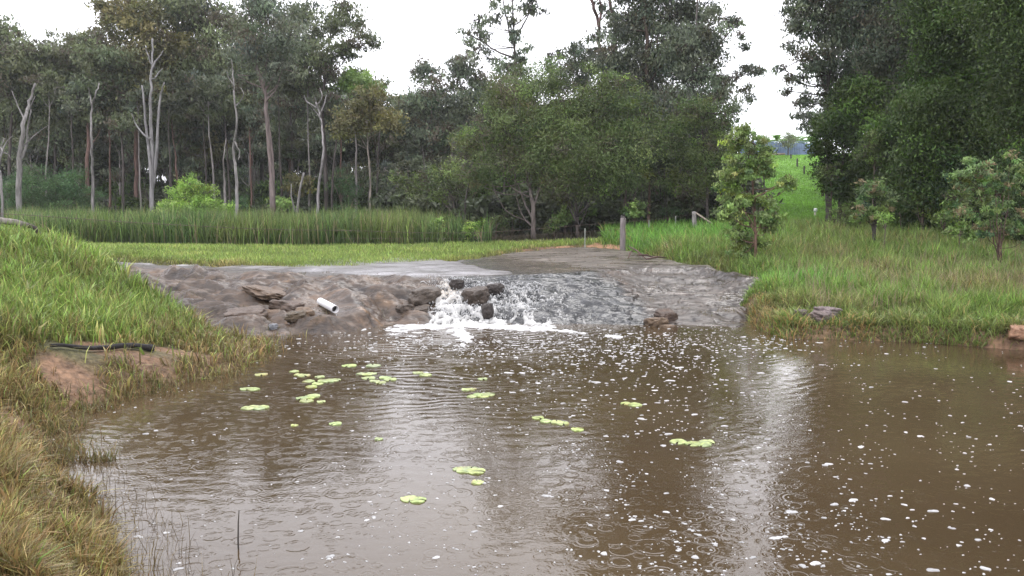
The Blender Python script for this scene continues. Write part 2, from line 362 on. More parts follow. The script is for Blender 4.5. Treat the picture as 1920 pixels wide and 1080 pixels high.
# foot line and lip line of the rock face, as y over x
FOOT = np.array([onz(a, b)[:2] for a, b in [(330, 640), (505, 627), (600, 632), (680, 616), (730, 608), (860, 608), (1000, 608), (1160, 610), (1250, 611), (1400, 615), (1500, 617)]])
LIP = np.array([onz(a, b, .62)[:2] for a, b in [(250, 503), (330, 507), (450, 513), (600, 518), (700, 521), (850, 519), (1000, 516), (1100, 511), (1200, 498), (1300, 500), (1420, 516)]])
def foot(x): return np.interp(x, FOOT[:, 0], FOOT[:, 1])
def lip(x): return np.interp(x, LIP[:, 0], LIP[:, 1])
def px_of(x, y, z):
    """photo pixel of a point (used only to lay out the colour patches of the real ground)"""
    dz = z - CAMZ; f = y * CP - dz * SP; u = y * SP + dz * CP
    return 960 + FPX * x / f, 540 - FPX * u / f
def rock(x, y):
    x = np.asarray(x, float); y = np.asarray(y, float)
    yf, yl = foot(x), lip(x)
    yw = y + .18 * fbm(x * .9, y * .9, 41, 3)
    t = (yw - yf) / (yl - yf)
    tc_ = np.clip(t, 0, 1)
    right = sstep(1.2, 3.0, x); left = sstep(-1.0, -2.4, x)
    prof = (1 - (1 - tc_) ** 1.7) * (1 - right) + tc_ ** 1.05 * right
    z = .62 * prof + np.minimum(t, 0) * .8
    face = sstep(-.1, .12, t) * sstep(1.15, .85, t)
    # broad lumps
    z += face * (.20 * left + .07) * fbm(x * 1.0 + 3 + y * .5, y * 1.2, 11, 2)
    bl = ridge(x * 1.9 + .5 * fbm(x, y, 5), y * 2.6, 23, 2)
    z += face * left * .05 * (bl - .4)
    # ledges of bedded rock
    q = .115; zz = z + .05 * fbm(x * .7, y * 1.2, 31, 2) + .02 * x
    st = (np.floor(zz / q) + sstep(.12, .75, zz / q - np.floor(zz / q))) * q - (zz - z)
    lf = face * (.75 - .55 * left); z = z * (1 - lf) + st * lf
    z -= face * .035 * np.exp(-(fbm(x * .8 + y * .5, y * 1.9, 147, 2) / .06) ** 2)
    # small chipped relief, long cracks
    z += face * .014 * fbm(x * 2.6, y * 5, 51, 3)
    cr = np.abs(fbm(x * 1.3 + .4 * fbm(x * 3, y * 3, 8), y * 3.2, 61, 3))
    z -= .05 * np.exp(-(cr / .018) ** 2) * (face * (.85 - .5 * left) + .15)
    cr2 = np.abs(fbm(x * .9 + 7, y * 1.2, 71, 3))
    z -= .045 * np.exp(-(cr2 / .018) ** 2) * (face * (1 - .5 * left) + .12)
    # broken plates of bedrock, rounded mud boulders on the left
    u = x * .8 + .6 * fbm(x * 1.3, y * 1.3, 301, 4); w = y * 1.9 + .8 * fbm(x * 1.1, y * 1.1, 302, 4) + .35 * x
    f1, f2, iv, cx, cy = worley(u, w, 3)
    z += face * (.07 * (iv - .5) + .05 * (iv - .5) * cx + .03 * cy) * (1 - .6 * left)
    z -= face * .035 * np.exp(-((f2 - f1) / .05) ** 2) * (1 - .7 * left) * sstep(-.1, .3, fbm(x * .8, y * .8, 305, 2))
    g1, g2, jv, _, _ = worley(x * 1.15 + .5 * fbm(x * 1.4, y * 1.4, 303, 3), y * 2.3 + .5 * x + .5 * fbm(x * 1.4, y * 1.4, 304, 3), 9)
    z += face * left * (.05 * (1 - g1 * 1.3) * (.4 + jv) - .02) + face * left * .13 * (ridge(x * .7 + y * .9, y * 1.2 - x * .4, 306, 2) - .5)
    # plateau: gently uneven, a shallow tray where the creek runs
    plat = sstep(.9, 1.3, t)
    z += plat * (.022 * fbm(x * .8, y * .8, 81, 4) + .008 * fbm(x * 5, y * 5, 82, 3))
    z += plat * .06 * sstep(.8, 3.0, x) + plat * .05 * sstep(21.5, 25.5, y)
    z -= plat * .03 * sstep(1.0, -1.0, x) * sstep(1.5, 0., y - 21)
    hold = np.exp(-((x + 3.15) / .42) ** 2 - ((y - 13.95) / .5) ** 2)      # smooth mud round the drain pipe
    z = z * (1 - hold) + (.16 + .30 * (y - 13.6)) * hold
    r = polysd(x, y, SLAB)
    z -= np.clip(r + .15 + .25 * fbm(x * 1.5, y * 1.5, 91, 3), 0, 9) * .5
    return z
def rz(x, y): return float(rock(np.array([x]), np.array([y]))[0])
print('plan ready')

# ------------------------------------------------------------------ ground sheet
def warp(lo, hi, flo, fhi, step, grow=1.14):
    a = list(np.arange(flo, fhi, step)); s = step
    while a[-1] < hi: s *= grow; a.append(a[-1] + s)
    s = step; b = []; c = flo
    while c > lo: s *= grow; c -= s; b.append(c)
    return np.array(b[::-1] + a)
gx = warp(-900, 900, -12, 13, .09); gy = warp(-300, 1500, 2.0, 32, .09)
X, Y = np.meshgrid(gx, gy); Z = terrain(X, Y)
DIRT = [(onz(232, 652, .42)[:2], .55, .24), (onz(30, 735, .45)[:2], .36, .26), (onz(170, 722, .2)[:2], .32, .15), (onz(330, 668, .2)[:2], .35, .18), (onz(1895, 640, .15)[:2], .5, .35),
        (onz(1080, 462, .8)[:2], 2.0, 1.8), (onz(1040, 466, .75)[:2], 1.1, .8), (onz(1130, 455, .9)[:2], .8, 1.8), (onz(130, 690, .35)[:2], .35, .25)]
def dirt(x, y):
    m = np.zeros(np.shape(x))
    w = .55 * fbm(x * 1.8, y * 1.8, 101, 4)
    for (c, a, b) in DIRT:
        m = np.maximum(m, sstep(1.15, .75, np.hypot((x - c[0]) / a, (y - c[1]) / b) + w))
    return m
def ground_cols(X, Y, Z):
    n = fbm(X * .7, Y * .7, 111, 4); dm = dirt(X, Y)[..., None]
    s = polysd(X, Y, POOL)
    base = np.array([.075, .072, .030]) + n[..., None] * np.array([.02, .02, .008])
    soil = (np.array([.155, .092, .055]) + n[..., None] * np.array([.08, .05, .03])) * np.exp(.7 * fbm(X * 5, Y * 5, 112, 4))[..., None]
    far = np.where((Y > 26) & (X > 1.5) & (Y < 32), 1, 0)[..., None]
    soil = soil * (1 - far) + np.array([.30, .165, .095]) * far
    bank = (sstep(.7, .15, s))[..., None]
    c = base * (1 - bank) + np.array([.13, .085, .045]) * bank
    c = c * (1 - dm) + soil * dm
    hill = (sstep(33, 38, Y) * sstep(0, 8, X + (Y - 35) * .0))[..., None]
    hc = np.array([.15, .29, .04]) + fbm(X * .25, Y * .12, 121, 4)[..., None] * np.array([.05, .06, .01])
    far_l = (sstep(50, 66, Y) * sstep(-22, -10, X) * (1 - hill[..., 0]))[..., None]
    c = c * (1 - far_l) + np.array([.20, .24, .06]) * far_l
    c = c * (1 - hill) + hc * hill
    return np.clip(c, .01, 1)
me = grid_mesh('ground', X, Y, Z, M_SOIL, ground_cols(X, Y, Z).reshape(-1, 3))
tag(link('ground', me), kind='structure')

# ------------------------------------------------------------------ rock shelf
gx = np.arange(-12.5, 5.6, .03); gy = np.concatenate([np.arange(11.8, 17.6, .026), np.arange(17.6, 31, .07)])
X, Y = np.meshgrid(gx, gy); Z = rock(X, Y)
PX, PY = px_of(X, Y, Z)
n1 = fbm(X * 1.2, Y * 1.2, 131, 5); n2 = fbm(X * 4, Y * 7, 132, 4); n3 = fbm(X * .5, Y * 2.5, 133, 4)
brown = np.array([.088, .056, .035]); grey = np.array([.034, .035, .037]); tan = np.array([.150, .124, .102]); mud = np.array([.074, .057, .046]); orange = np.array([.22, .13, .065])
t = (Y - foot(X)) / (lip(X) - foot(X))
flow = sstep(-1.6, -1.0, X + .35 * n2 + .1) * sstep(2.7, 2.1, X + .5 * n1 + (t - .5) * .9)
plat = sstep(.95, 1.15, t)
c = brown[None, None] * (1 + .5 * n1[..., None])
c = c * (1 - flow[..., None]) + grey * (1 + .35 * n2[..., None]) * flow[..., None]
rt = sstep(2.2, 3.0, X + .4 * n1)[..., None]
c = c * (1 - rt) + (mud * (1 + .45 * n2[..., None])) * rt
pt = (plat * sstep(-.8, .8, X + .8 * n3 + (Y - 18) * .25))[..., None]
c = c * (1 - pt) + (tan * (1 + .7 * fbm(X * .6, Y * 3.2, 145, 5)[..., None] + .3 * n2[..., None])) * pt
pl = (plat * (1 - pt[..., 0]))[..., None]
c = c * (1 - pl) + np.array([.095, .082, .074]) * (1 + .5 * n3[..., None]) * pl
og = (sstep(.22, .42, fbm(X * 1.4, Y * 2.2, 141, 4)) * sstep(-1.2, -2.2, X) * (1 - plat))[..., None] * .45
c = c * (1 - og) + orange * og
pale = (sstep(.12, .3, fbm(X * 1.1, Y * 5, 142, 4)) * sstep(1.8, 2.6, X))[..., None] * .5
c = c * (1 - pale) + np.array([.26, .23, .205]) * pale
rgh = .50 - .30 * flow - .22 * sstep(-.1, .2, n3) - .1 * rt[..., 0]
rgh = np.clip(rgh + .1 * n2, .16, .8)
u = X * .8 + .6 * fbm(X * 1.3, Y * 1.3, 301, 4); w = Y * 1.9 + .8 * fbm(X * 1.1, Y * 1.1, 302, 4) + .35 * X
f1, f2, iv, _, _ = worley(u, w, 3); fc = sstep(1.12, .95, t)[..., None]
c = c * (1 + fc * (iv[..., None] - .5) * .35) * (1 - fc * .25 * np.exp(-((f2 - f1) / .06) ** 2)[..., None])
stain = np.exp(1.0 * fbm(X * 1.3, Y * 5.5, 143, 5) + .35 * fbm(X * 7, Y * 16, 144, 4))[..., None]; c = c * stain
gul = np.exp(-(fbm(X * .8 + Y * .5, Y * 1.9, 147, 2) / .05) ** 2) + .5 * np.exp(-(fbm(X * 2.3 + Y, Y * 4.1, 148, 3) / .03) ** 2)
c = c * (1 - .55 * np.clip(gul, 0, 1)[..., None] * fc * (.5 + .5 * sstep(-.2, .2, n1))[..., None])      # colour darkened along the gullies and cracks of the face
c = c * .72
cc = np.concatenate([np.clip(c, .012, .8), rgh[..., None]], 2).reshape(-1, 4)
tag(link('rock_shelf', grid_mesh('rock_shelf', X, Y, Z, M_ROCK, cc)), kind='structure')

# ------------------------------------------------------------------ water
wx = np.linspace(-8, 16, 25); wy = np.linspace(.5, 15.2, 16)
X, Y = np.meshgrid(wx, wy)
tag(link('pool_water', grid_mesh('pool_water', X, Y, X * 0, M_WATER)), kind='structure')
# thin creek sheet running over the shelf toward the fall
gx = np.arange(-12.5, 2.0, .05); gy = np.arange(15.6, 24.5, .05)
X, Y = np.meshgrid(gx, gy)
t = (Y - foot(X)) / (lip(X) - foot(X))
edge = sstep(1.06, 1.2, t + .03 * fbm(X * 2, Y * 2, 151, 3)) * sstep(.9, -.3, X + (Y - 18) * .42 + .5 * fbm(X * .9, Y * 1.6, 152, 4))
left_low = sstep(1.1, 1.45, t + .12 * fbm(X * .7, Y * 2, 153, 3) + .15 * sstep(-3, -1, X))
Z = .594 + .03 * fbm(X * 1.2, Y * 4, 155, 5) * sstep(-6, -1, X) + .05 * edge * left_low - .6 * (1 - edge) - .08 * (1 - left_low) + .004 * fbm(X * 4, Y * 4, 154, 3)
tag(link('creek_water', grid_mesh('creek_water', X, Y, Z, M_SHALLOW)), kind='structure')

# white water tumbling down the face
gx = np.arange(-2.6, 2.4, .012); gy = np.arange(13.4, 16.8, .014)
X, Y = np.meshgrid(gx, gy); R = rock(X, Y); PX, PY = px_of(X, Y, R)
wxx = X + .12 * fbm(X * 3, Y * 2, 161, 3)
rg = ridge(wxx * 5.2, Y * 2.6, 162, 4)
rg2 = ridge(X * 9 + 3, Y * 5, 163, 3)
yc = np.clip((PY - 525) / 82, 0, 1.2)
main = sstep(0, 28, PX - (812 - 22 * yc)) * sstep(0, 40, (868 + 100 * yc) - PX)
side = np.exp(-((PX - (968 + 12 * yc)) / (22 + 18 * yc)) ** 2) * sstep(.15, .3, yc) * .8
side2 = np.exp(-((PX - (915 + 10 * yc)) / 22) ** 2) * sstep(.02, .12, yc) * .75
veil = sstep(940, 985, PX) * sstep(1110, 1020, PX - 60 * yc) * (.30 + .25 * ridge(X * 7, Y * 1.2, 165, 2) - .1)
base_ = sstep(.78, 1.0, yc) * sstep(770, 800, PX) * sstep(1090, 1020, PX) * .85
m = np.maximum.reduce([main, side, side2, veil, base_]) * sstep(-.02, .05, yc)
rk = np.maximum(0, 1 - np.hypot((PX - 893) / 30, (PY - 560) / 20)) + np.maximum(0, 1 - np.hypot((PX - 855) / 18, (PY - 527) / 10)) + np.maximum(0, 1 - np.hypot((PX - 912) / 12, (PY - 585) / 16))
m = np.maximum(m, .62 * np.exp(-((PX - (1000 - 18 * (1 - yc))) / 14) ** 2) * sstep(.25, .4, yc)); m = m * (1 - np.clip(rk * 3, 0, 1) * .75)
h = m * 1.20 + (rg - .62) * 1.3 + (rg2 - .6) * .6 - .70
Zw = R + np.clip(h, -.6, .6) * .075 + .012 * rg2
Zw = np.where(h < -.3, R - .08, Zw)
tint = np.clip(.40 + .55 * h, .10, .66)[..., None] * np.array([1, .99, .96])
rust = (np.exp(-((PX - 835) / 30) ** 2 - ((PY - 545) / 18) ** 2) * .35)[..., None]
tint = tint * (1 - rust) + np.array([.72, .55, .36]) * rust
tag(link('white_water', grid_mesh('white_water', X, Y, Zw, M_FOAM, tint.reshape(-1, 3))), 'white frothing water tumbling down the rock face into the pool', 'waterfall', kind='stuff')

# foam rafts on the pool below the fall
gx = np.arange(-4.2, 4.2, .016); gy = np.arange(8.6, 14.6, .02)
X, Y = np.meshgrid(gx, gy); PX, PY = px_of(X, Y, X * 0)
band = sstep(690, 760, PX) * sstep(1070, 1010, PX) * np.exp(-((PY - (613 + 3 * np.sin(PX * .02))) / 7.5) ** 2) * 1.05
tail = np.exp(-((PX - (868 + 6 * np.sin(PY * .2))) / (26 - 8 * sstep(620, 660, PY))) ** 2) * sstep(606, 612, PY) * sstep(668, 630, PY) * .85
arc = np.exp(-((PY - (616 + (PX - 1000) * .09)) / 3.2) ** 2) * sstep(1000, 1020, PX) * sstep(1115, 1085, PX) * .8
raft = np.exp(-((PX - 1152) / 26) ** 2 - ((PY - 630) / 5.5) ** 2) * .72
lft = sstep(655, 700, PX) * sstep(900, 800, PX) * np.exp(-((PY - 622) / 13) ** 2) * .5
m = np.maximum.reduce([band, tail, arc, raft, lft])
fn = fbm(X * 5, Y * 3.2, 171, 4) * .9 + ridge(X * 4, Y * 6, 172, 3) * .35
h = m * .92 + fn - .80
Z = np.where(m > .04, np.clip(h, -.5, .4) * .05, -.03)
keep = Z
me = grid_mesh('foam', X, Y, Z, M_FOAM, np.full((X.size, 3), .58))
tag(link('foam_raft', me), 'white foam gathered on the water below the fall', 'foam', kind='stuff')

# drops and strands thrown up by the fall, foam flecks drifting over the pool
g = Geo(); rng = np.random.default_rng(3)
oct_v = np.array([[1, 0, 0], [0, 1, 0], [-1, 0, 0], [0, -1, 0], [0, 0, 1], [0, 0, -1.]])
oct_f = np.array([[0, 1, 4, 4], [1, 2, 4, 4], [2, 3, 4, 4], [3, 0, 4, 4], [1, 0, 5, 5], [2, 1, 5, 5], [3, 2, 5, 5], [0, 3, 5, 5]])
for i in range(1700):
    u = rng.random()
    if u > .85: continue
    if u < .65: px = rng.uniform(800, 960); py = rng.uniform(525, 606)
    elif u < .85: px = rng.normal(975, 25); py = rng.uniform(540, 606)
    else: px = rng.uniform(960, 1100); py = rng.uniform(540, 606)
    p = at(px, py, 14.2 + (606 - py) / 80 * 2.0)
    z = rz(p[0], p[1]) + abs(rng.normal(0, .045)) + .015
    r = rng.uniform(.004, .011)
    g.add(oct_v * r * [1, 1, rng.uniform(.8, 2.6)] + [p[0], p[1], z], oct_f, (.6, .6, .6))
for i in range(260):   # arcs of splash
    px = rng.normal(880, 50) if i % 3 else rng.normal(980, 22)
    py = rng.uniform(528, 600); p = at(px, py, 14.2 + (606 - py) / 80 * 2.0); b = np.array([p[0], p[1], rz(p[0], p[1])])
    L_ = rng.uniform(.05, .16); dx = rng.normal(0, .07)
    pts = [b + [dx * s, -L_ * .6 * s, L_ * 1.6 * s - L_ * 1.5 * s * s] for s in np.linspace(0, 1.1, 6)]
    g.tube(pts, [.009, .010, .009, .008, .006, .003], 4, (.6, .6, .6))
tag(link('splash_drops', g.mesh('splash_drops', M_FOAM)), 'white splashes and drops thrown up by the falling water', 'splash', kind='stuff')

g = Geo()
def fleck(x, y, rx, ry, h=.004, col=.78):
    n = 9; a = np.arange(n) / n * 2 * np.pi; w = 1 + .28 * np.sin(a * 2 + rng.uniform(0, 6)) + .18 * np.sin(a * 3 + rng.uniform(0, 6)); th = rng.uniform(-.5, .5)
    ring = np.stack([np.cos(a) * rx * w, np.sin(a) * ry * w], 1); ring = ring @ np.array([[math.cos(th), math.sin(th)], [-math.sin(th), math.cos(th)]])
    v = np.concatenate([np.c_[ring + [x, y], np.full(n, -.001)], np.c_[ring * .8 + [x, y], np.full(n, h)], [[x, y, h * 1.3]]])
    f = [(j, (j + 1) % n, n + (j + 1) % n, n + j) for j in range(n)] + [(n + j, n + (j + 1) % n, 2 * n, 2 * n) for j in range(n)]
    g.add(v, f, (col, col, col))
cnt = 0
while cnt < 2300:
    px = rng.uniform(60, 1990); py = 612 + 468 * rng.random() ** 1.25
    # denser in the middle stream, thin on the left
    w = .35 + .65 * np.exp(-((px - (1000 + (py - 610) * .9)) / 330) ** 2)
    w *= .12 + 1.5 * max(0, .30 + vnoise(px / 110, py / 34, 5) + .5 * vnoise(px / 40, py / 14, 6))
    if px < 620: w *= .45
    if py < 660 and 1150 < px < 1480: w = 1
    if rng.random() > w: continue
    p = onz(px, py); 
    if polysd(p[0], p[1], POOL) > -.03: continue
    r = rng.lognormal(math.log(.0058), .5)
    if py < 700: r *= 1.15
    if py > 820: r *= .8
    if rng.random() < .02: r = rng.uniform(.014, .024)
    r = min(r, .05)
    fleck(p[0], p[1], r * rng.uniform(1, 1.7), r * rng.uniform(.8, 1.15), .002 + r * .16, rng.uniform(.38, .62)); cnt += 1
for cx, cy, sx, sy, n in ((1235, 640, 130, 12, 300), (1250, 665, 120, 16, 240), (1200, 700, 140, 30, 260), (880, 655, 40, 16, 140), (640, 650, 90, 16, 160), (1500, 642, 45, 8, 50), (1000, 640, 110, 16, 420), (1050, 660, 120, 22, 300), (780, 640, 60, 12, 200)):
    for i in range(n):
        px, py = rng.normal(cx, sx), rng.normal(cy, sy)
        if py < 614: continue
        p = onz(px, py)
        if polysd(p[0], p[1], POOL) > -.03: continue
        
        if i % 5 > 3: continue
        r = min(rng.lognormal(math.log(.009), .5), .04); fleck(p[0], p[1], r * rng.uniform(1, 1.8), r, .004, rng.uniform(.4, .65))
tag(link('foam_flecks', g.mesh('foam_flecks', M_FOAM)), 'small white foam flecks drifting over the brown pool', 'foam', kind='stuff')
print('water ready')

# ------------------------------------------------------------------ lily pads
PADG = 'yellow green lily pads floating on the pool'
def pad(px, py, w_px, label):
    p = onz(px, py); d = p[1]; r = w_px / 2 * d / FPX
    n = 28; a0 = rng.uniform(0, 6.28); a = a0 + np.linspace(.16, 2 * np.pi - .16, n)
    w = 1 + .05 * np.sin(a * 5 + a0) + .03 * np.sin(a * 9)
    rim = np.stack([np.cos(a) * r * w, np.sin(a) * r * w, .003 + .005 * np.clip(np.sin(a * 3 + a0), 0, 1)], 1)
    mid = rim * [.6, .6, 0] + [0, 0, .006]
    v = np.concatenate([rim, mid, [[0, 0, .004]], rim * [1, 1, 0] + [0, 0, -.004]])
    f = [(j, j + 1, n + j + 1, n + j) for j in range(n - 1)] + [(n + j, n + j + 1, 2 * n, 2 * n) for j in range(n - 1)] + [(2 * n + 1 + j, 2 * n + 2 + j, j + 1, j) for j in range(n - 1)]
    f = np.array(f); tri = f[:, 2] == f[:, 3]; q = f[~tri]; f = np.concatenate([q[:, [0, 1, 2]], q[:, [0, 2, 3]], f[tri][:, :3]])
    base = np.array([.32, .38, .15]) * rng.uniform(.8, 1.12) + rng.normal(0, .015, 3)
    c = np.tile(base, (len(v), 1)); c[n:2 * n] *= [1.05, 1.0, .9]; c[2 * n] *= .75
    c *= (1 + .25 * rng.normal(0, 1, (len(v), 1))).clip(.6, 1.4)
    if rng.random() < .35: c[:n // 3] *= [.75, .5, .5]
    o = link('lily_pad', mk_mesh('lily_pad', v, f, M_PAD, np.clip(c, .02, .7)), loc=(p[0], p[1], .002 + rng.uniform(0, .003)))
    tag(o, label, 'lily pad', PADG)
PATCH = [  # centre px, py, half width, n pads, where
    (490, 703, 12, 1, 'small lone pad off the left grass bank tip'),
    (560, 699, 24, 3, 'row of pads nearest the white pipe'),
    (602, 719, 44, 7, 'largest patch of the upper left pool'),
    (655, 686, 14, 1, 'lone pad above the large upper left patch'),
    (688, 702, 20, 3, 'small patch above the long upper row'),
    (712, 715, 40, 5, 'long row right of the largest patch'),
    (700, 686, 14, 1, 'thin pad just above the row right of the largest patch'),
    (790, 702, 26, 2, 'faint pair nearest the waterfall foam'),
    (467, 731, 20, 2, 'pair below the left grass bank'),
    (478, 765, 25, 5, 'leftmost patch of all'),
    (578, 750, 24, 4, 'patch straight below the largest one'),
    (602, 754, 8, 1, 'tiny pad right of the patch below the largest patch'),
    (552, 798, 7, 1, 'lone small pad in open water at left'),
    (629, 795, 12, 1, 'lone pad at left nearer the bright reflection'),
    (710, 824, 8, 1, 'lone pad inside the bright central reflection'),
    (880, 729, 16, 2, 'pair just above the wide foam trail patch'),
    (900, 742, 32, 4, 'wide patch below the foam trail'),
    (905, 711, 9, 1, 'tiny pad nearest the foam trail'),
    (1016, 788, 18, 2, 'left end of the middle patch'),
    (1050, 795, 20, 2, 'centre of the middle patch'),
    (1083, 806, 12, 1, 'pad at the right end of the middle patch'),
    (1182, 759, 24, 2, 'lone bright pad of the upper right'),
    (1312, 830, 26, 4, 'largest patch on the right side'),
    (1272, 829, 18, 1, 'thin pad left of the right side patch'),
    (876, 887, 32, 4, 'wide patch in the lower centre'),
    (895, 905, 12, 1, 'small pad under the lower centre patch'),
    (774, 940, 26, 2, 'nearest patch at lower centre left')]
for (cx, cy, hw, n, where) in PATCH:
    pos = ['left', 'middle', 'right', 'front', 'back', 'front left', 'back right']
    for i in range(n):
        big = hw > 14
        w = rng.uniform(22, 32) * (.8 + (cy - 700) / 500) if big else hw * 2
        if n == 1: px, py = cx, cy
        else:
            px = cx - hw * .62 + 1.24 * hw * (i + .5) / n + rng.normal(0, 1.5); py = cy + rng.normal(0, 1) * hw * .12
            w = min(w, hw * 1.25)
        nm = ['1st', '2nd', '3rd', '4th', '5th', '6th', '7th'][i]
        lab = 'lily pad, ' + where if n == 1 else '%s lily pad from left in the %s' % (nm, where)
        pad(px, py, w, lab[:150])

# ------------------------------------------------------------------ stones
def stone(name, px, py, d, w, h, dep, col, label, seed=0, group=None, sink=.25, ang=.35, z=None):
    import bmesh
    bm = bmesh.new(); bmesh.ops.create_icosphere(bm, subdivisions=5, radius=1.0)
    so = Vector((seed * 3.1, seed * 1.7, seed * .9))
    for v in bm.verts:
        p = v.co.copy()
        q = Vector((max(-.72, min(.72, p.x)), max(-.72, min(.72, p.y)), max(-.66, min(.66, p.z)))) * 1.3
        p = p.lerp(q, .6)
        n = mnoise.fractal(p * 1.3 + so, 1.0, 2.0, 4) * .22 + mnoise.fractal(p * 5 + so, 1.0, 2.0, 3) * .05
        cz = mnoise.noise(Vector((p.x * .6, p.y * .6, p.z * 4)) + so) * .07
        v.co = p * (1 + n + cz)
    me = bpy.data.meshes.new(name); bm.to_mesh(me); bm.free()
    for p in me.polygons: p.use_smooth = True
    cs = np.empty(len(me.vertices) * 3, np.float32); me.vertices.foreach_get('co', cs); cs = cs.reshape(-1, 3)
    nn = fbm(cs[:, 0] * 2 + cs[:, 2], cs[:, 1] * 2 - cs[:, 2], seed, 4)[:, None]
    c = np.clip(np.array(col) * [.92, .80, .72] * (1 + .7 * nn), .012, .8); c = np.c_[c, np.ones(len(c))].astype(np.float32)
    a = me.color_attributes.new('col', 'FLOAT_COLOR', 'POINT'); a.data.foreach_set('color', c.ravel())
    me.materials.append(M_STONE)
    p = at(px, py, d); base = max(rz(p[0], p[1]), tz(p[0], p[1]), -.05) if z is None else z
    o = link(name, me, loc=(p[0], p[1], base + h * (.5 - sink)))
    o.scale = (w / 2, dep / 2, h / 2); o.rotation_euler = (random.uniform(-.15, .15), random.uniform(-.15, .15), ang + seed * .2)
    tag(o, label, 'rock', group)
BR = (.085, .064, .05); GR = (.06, .06, .062); DK = (.045, .04, .038); TN = (.15, .115, .078)
RG = 'loose rocks along the foot of the rock face'
stone('boulder', 795, 552, 15.0, .60, .36, .5, (.085, .075, .063), 'large pitted brown boulder at the left edge of the waterfall', 1, RG)
stone('boulder', 893, 566, 14.9, .50, .36, .4, (.07, .058, .048), 'rounded brown boulder in the middle of the white water', 2, RG, sink=.1)
stone('boulder', 857, 533, 15.6, .24, .2, .25, DK, 'small dark boulder at the top of the white water', 3, RG, sink=.1)
stone('boulder', 928, 536, 15.5, .42, .24, .3, DK, 'dark boulder at the upper right lip of the white water', 4, RG, sink=.1)
stone('boulder', 914, 592, 14.35, .2, .3, .2, DK, 'narrow dark rock below the middle boulder in the spray', 5, RG, sink=.15)
stone('boulder', 790, 580, 14.5, .34, .16, .3, (.085, .073, .06), 'low grey brown rock just under the boulder left of the fall', 6, RG, sink=.45)
stone('boulder', 760, 577, 14.6, .4, .18, .35, (.08, .068, .056), 'flat undercut rock between the pipe and the fall', 7, RG, sink=.45)
stone('boulder', 1246, 585, 14.3, .40, .24, .35, BR, 'upper dark brown boulder of the pair on the waterline right of centre', 8, RG, sink=.1)
stone('boulder', 1230, 603, 13.9, .42, .22, .35, TN, 'lower tan boulder of the pair on the waterline right of centre', 9, RG, sink=.3)
stone('boulder', 1250, 612, 13.65, .3, .14, .25, TN, 'pointed tan rock breaking the water in front of the boulder pair', 10, RG, sink=.3)
stone('boulder', 500, 548, 15.0, .95, .22, .6, (.13, .10, .072), 'long flat tan ledge rock at upper left of the rock face', 11, RG, sink=.42)
stone('boulder', 540, 572, 14.2, .6, .3, .5, BR, 'rusty brown boulder left of the pipe', 12, RG, sink=.55)
stone('boulder', 570, 590, 13.6, .32, .26, .3, TN, 'small squared tan rock just left of the pipe', 13, RG, sink=.35)
stone('boulder', 556, 602, 13.4, .34, .2, .3, (.09, .072, .045), 'mossy brown rock at the waterline left of the pipe', 14, RG, sink=.2)
stone('boulder', 460, 595, 13.6, .7, .3, .6, (.10, .078, .062), 'broad smooth brown rock beside the left grass bank', 15, RG, sink=.55)
stone('boulder', 512, 616, 13.05, .15, .12, .12, (.22, .26, .31), 'small blue grey stone at the tip of the left grass bank', 16, RG, sink=.2)
stone('boulder', 1550, 598, 13.0, .48, .24, .4, (.17, .15, .16), 'flat purple grey slab set in the right bank above the dead straw', 17, RG, sink=.1)
stone('boulder', 1540, 612, 12.85, .5, .2, .3, (.15, .13, .13), 'lower grey rock under the flat slab in the right bank', 18, RG, sink=.1)
stone('boulder', 1502, 603, 13.0, .22, .2, .25, (.12, .10, .10), 'small dark rock left of the slab in the right bank', 19, RG, sink=.1)
stone('boulder', 1912, 632, 11.5, .34, .22, .3, (.33, .21, .14), 'reddish clay lump at the right edge of the picture', 20, RG, sink=.3)

# ------------------------------------------------------------------ drain pipe, posts, fences, logs
def frame_tube(g, a, b, r, n=24, col=(1, 1, 1), hollow=0):
    if hollow:
        a, b = np.array(a), np.array(b); d = b - a
        prof = [(0, r), (1, r), (1, r - hollow), (.0, r - hollow)]
        T = d / np.linalg.norm(d); u = np.cross(T, [0, 0, 1.]); u /= np.linalg.norm(u); w = np.cross(T, u); an = np.arange(n) / n * 2 * np.pi
        v = np.concatenate([a + d * t + rr * (np.cos(an)[:, None] * u + np.sin(an)[:, None] * w) for t, rr in prof]); f = []
        for i in range(3):
            for j in range(n): f.append((i * n + j, i * n + (j + 1) % n, (i + 1) * n + (j + 1) % n, (i + 1) * n + j))
        g.add(v, f, col)
    else: g.tube([a, b], [r, r], n, col)
root = empty('drain_pipe', at(620, 580, 13.75))
def child(name, g, mat, root, smooth=True):
    me = g.mesh(name, mat, smooth); co = np.empty(len(me.vertices) * 3, np.float32); me.vertices.foreach_get('co', co)
    co = co.reshape(-1, 3) - np.array(root.location, np.float32); me.vertices.foreach_set('co', co.ravel()); me.update()
    return link(name, me, root)
g = Geo(); A_ = at(606, 568, 14.15); B_ = at(629, 580, 13.65); A_ = B_ + (A_ - B_) * 1.25
frame_tube(g, A_, B_, .066, 28, (.68, .67, .68), hollow=.006); child('pipe_wall', g, M_PVC, root)
g = Geo(); D_ = (B_ - A_); frame_tube(g, A_ + D_ * .2, A_ + D_ * .86, .058, 20, (.02, .018, .016)); child('bore_shade_plug', g, M_STONE, root)  # near-black plug stands in for the shade inside the pipe
tag(root, 'short white plastic drain pipe sticking out of the muddy rock face', 'pipe')
g = Geo(); q = at(631, 589, 13.62)
g.tube([q, q + [.004, -.01, -.1], q + [.006, -.015, q[2] * -.6]], [.004, .004, .005], 5, (.7, .72, .75))
tag(link('water_trickle', g.mesh('water_trickle', M_FOAM)), 'thin trickle of water falling from the mouth of the white pipe', 'water', kind='stuff')

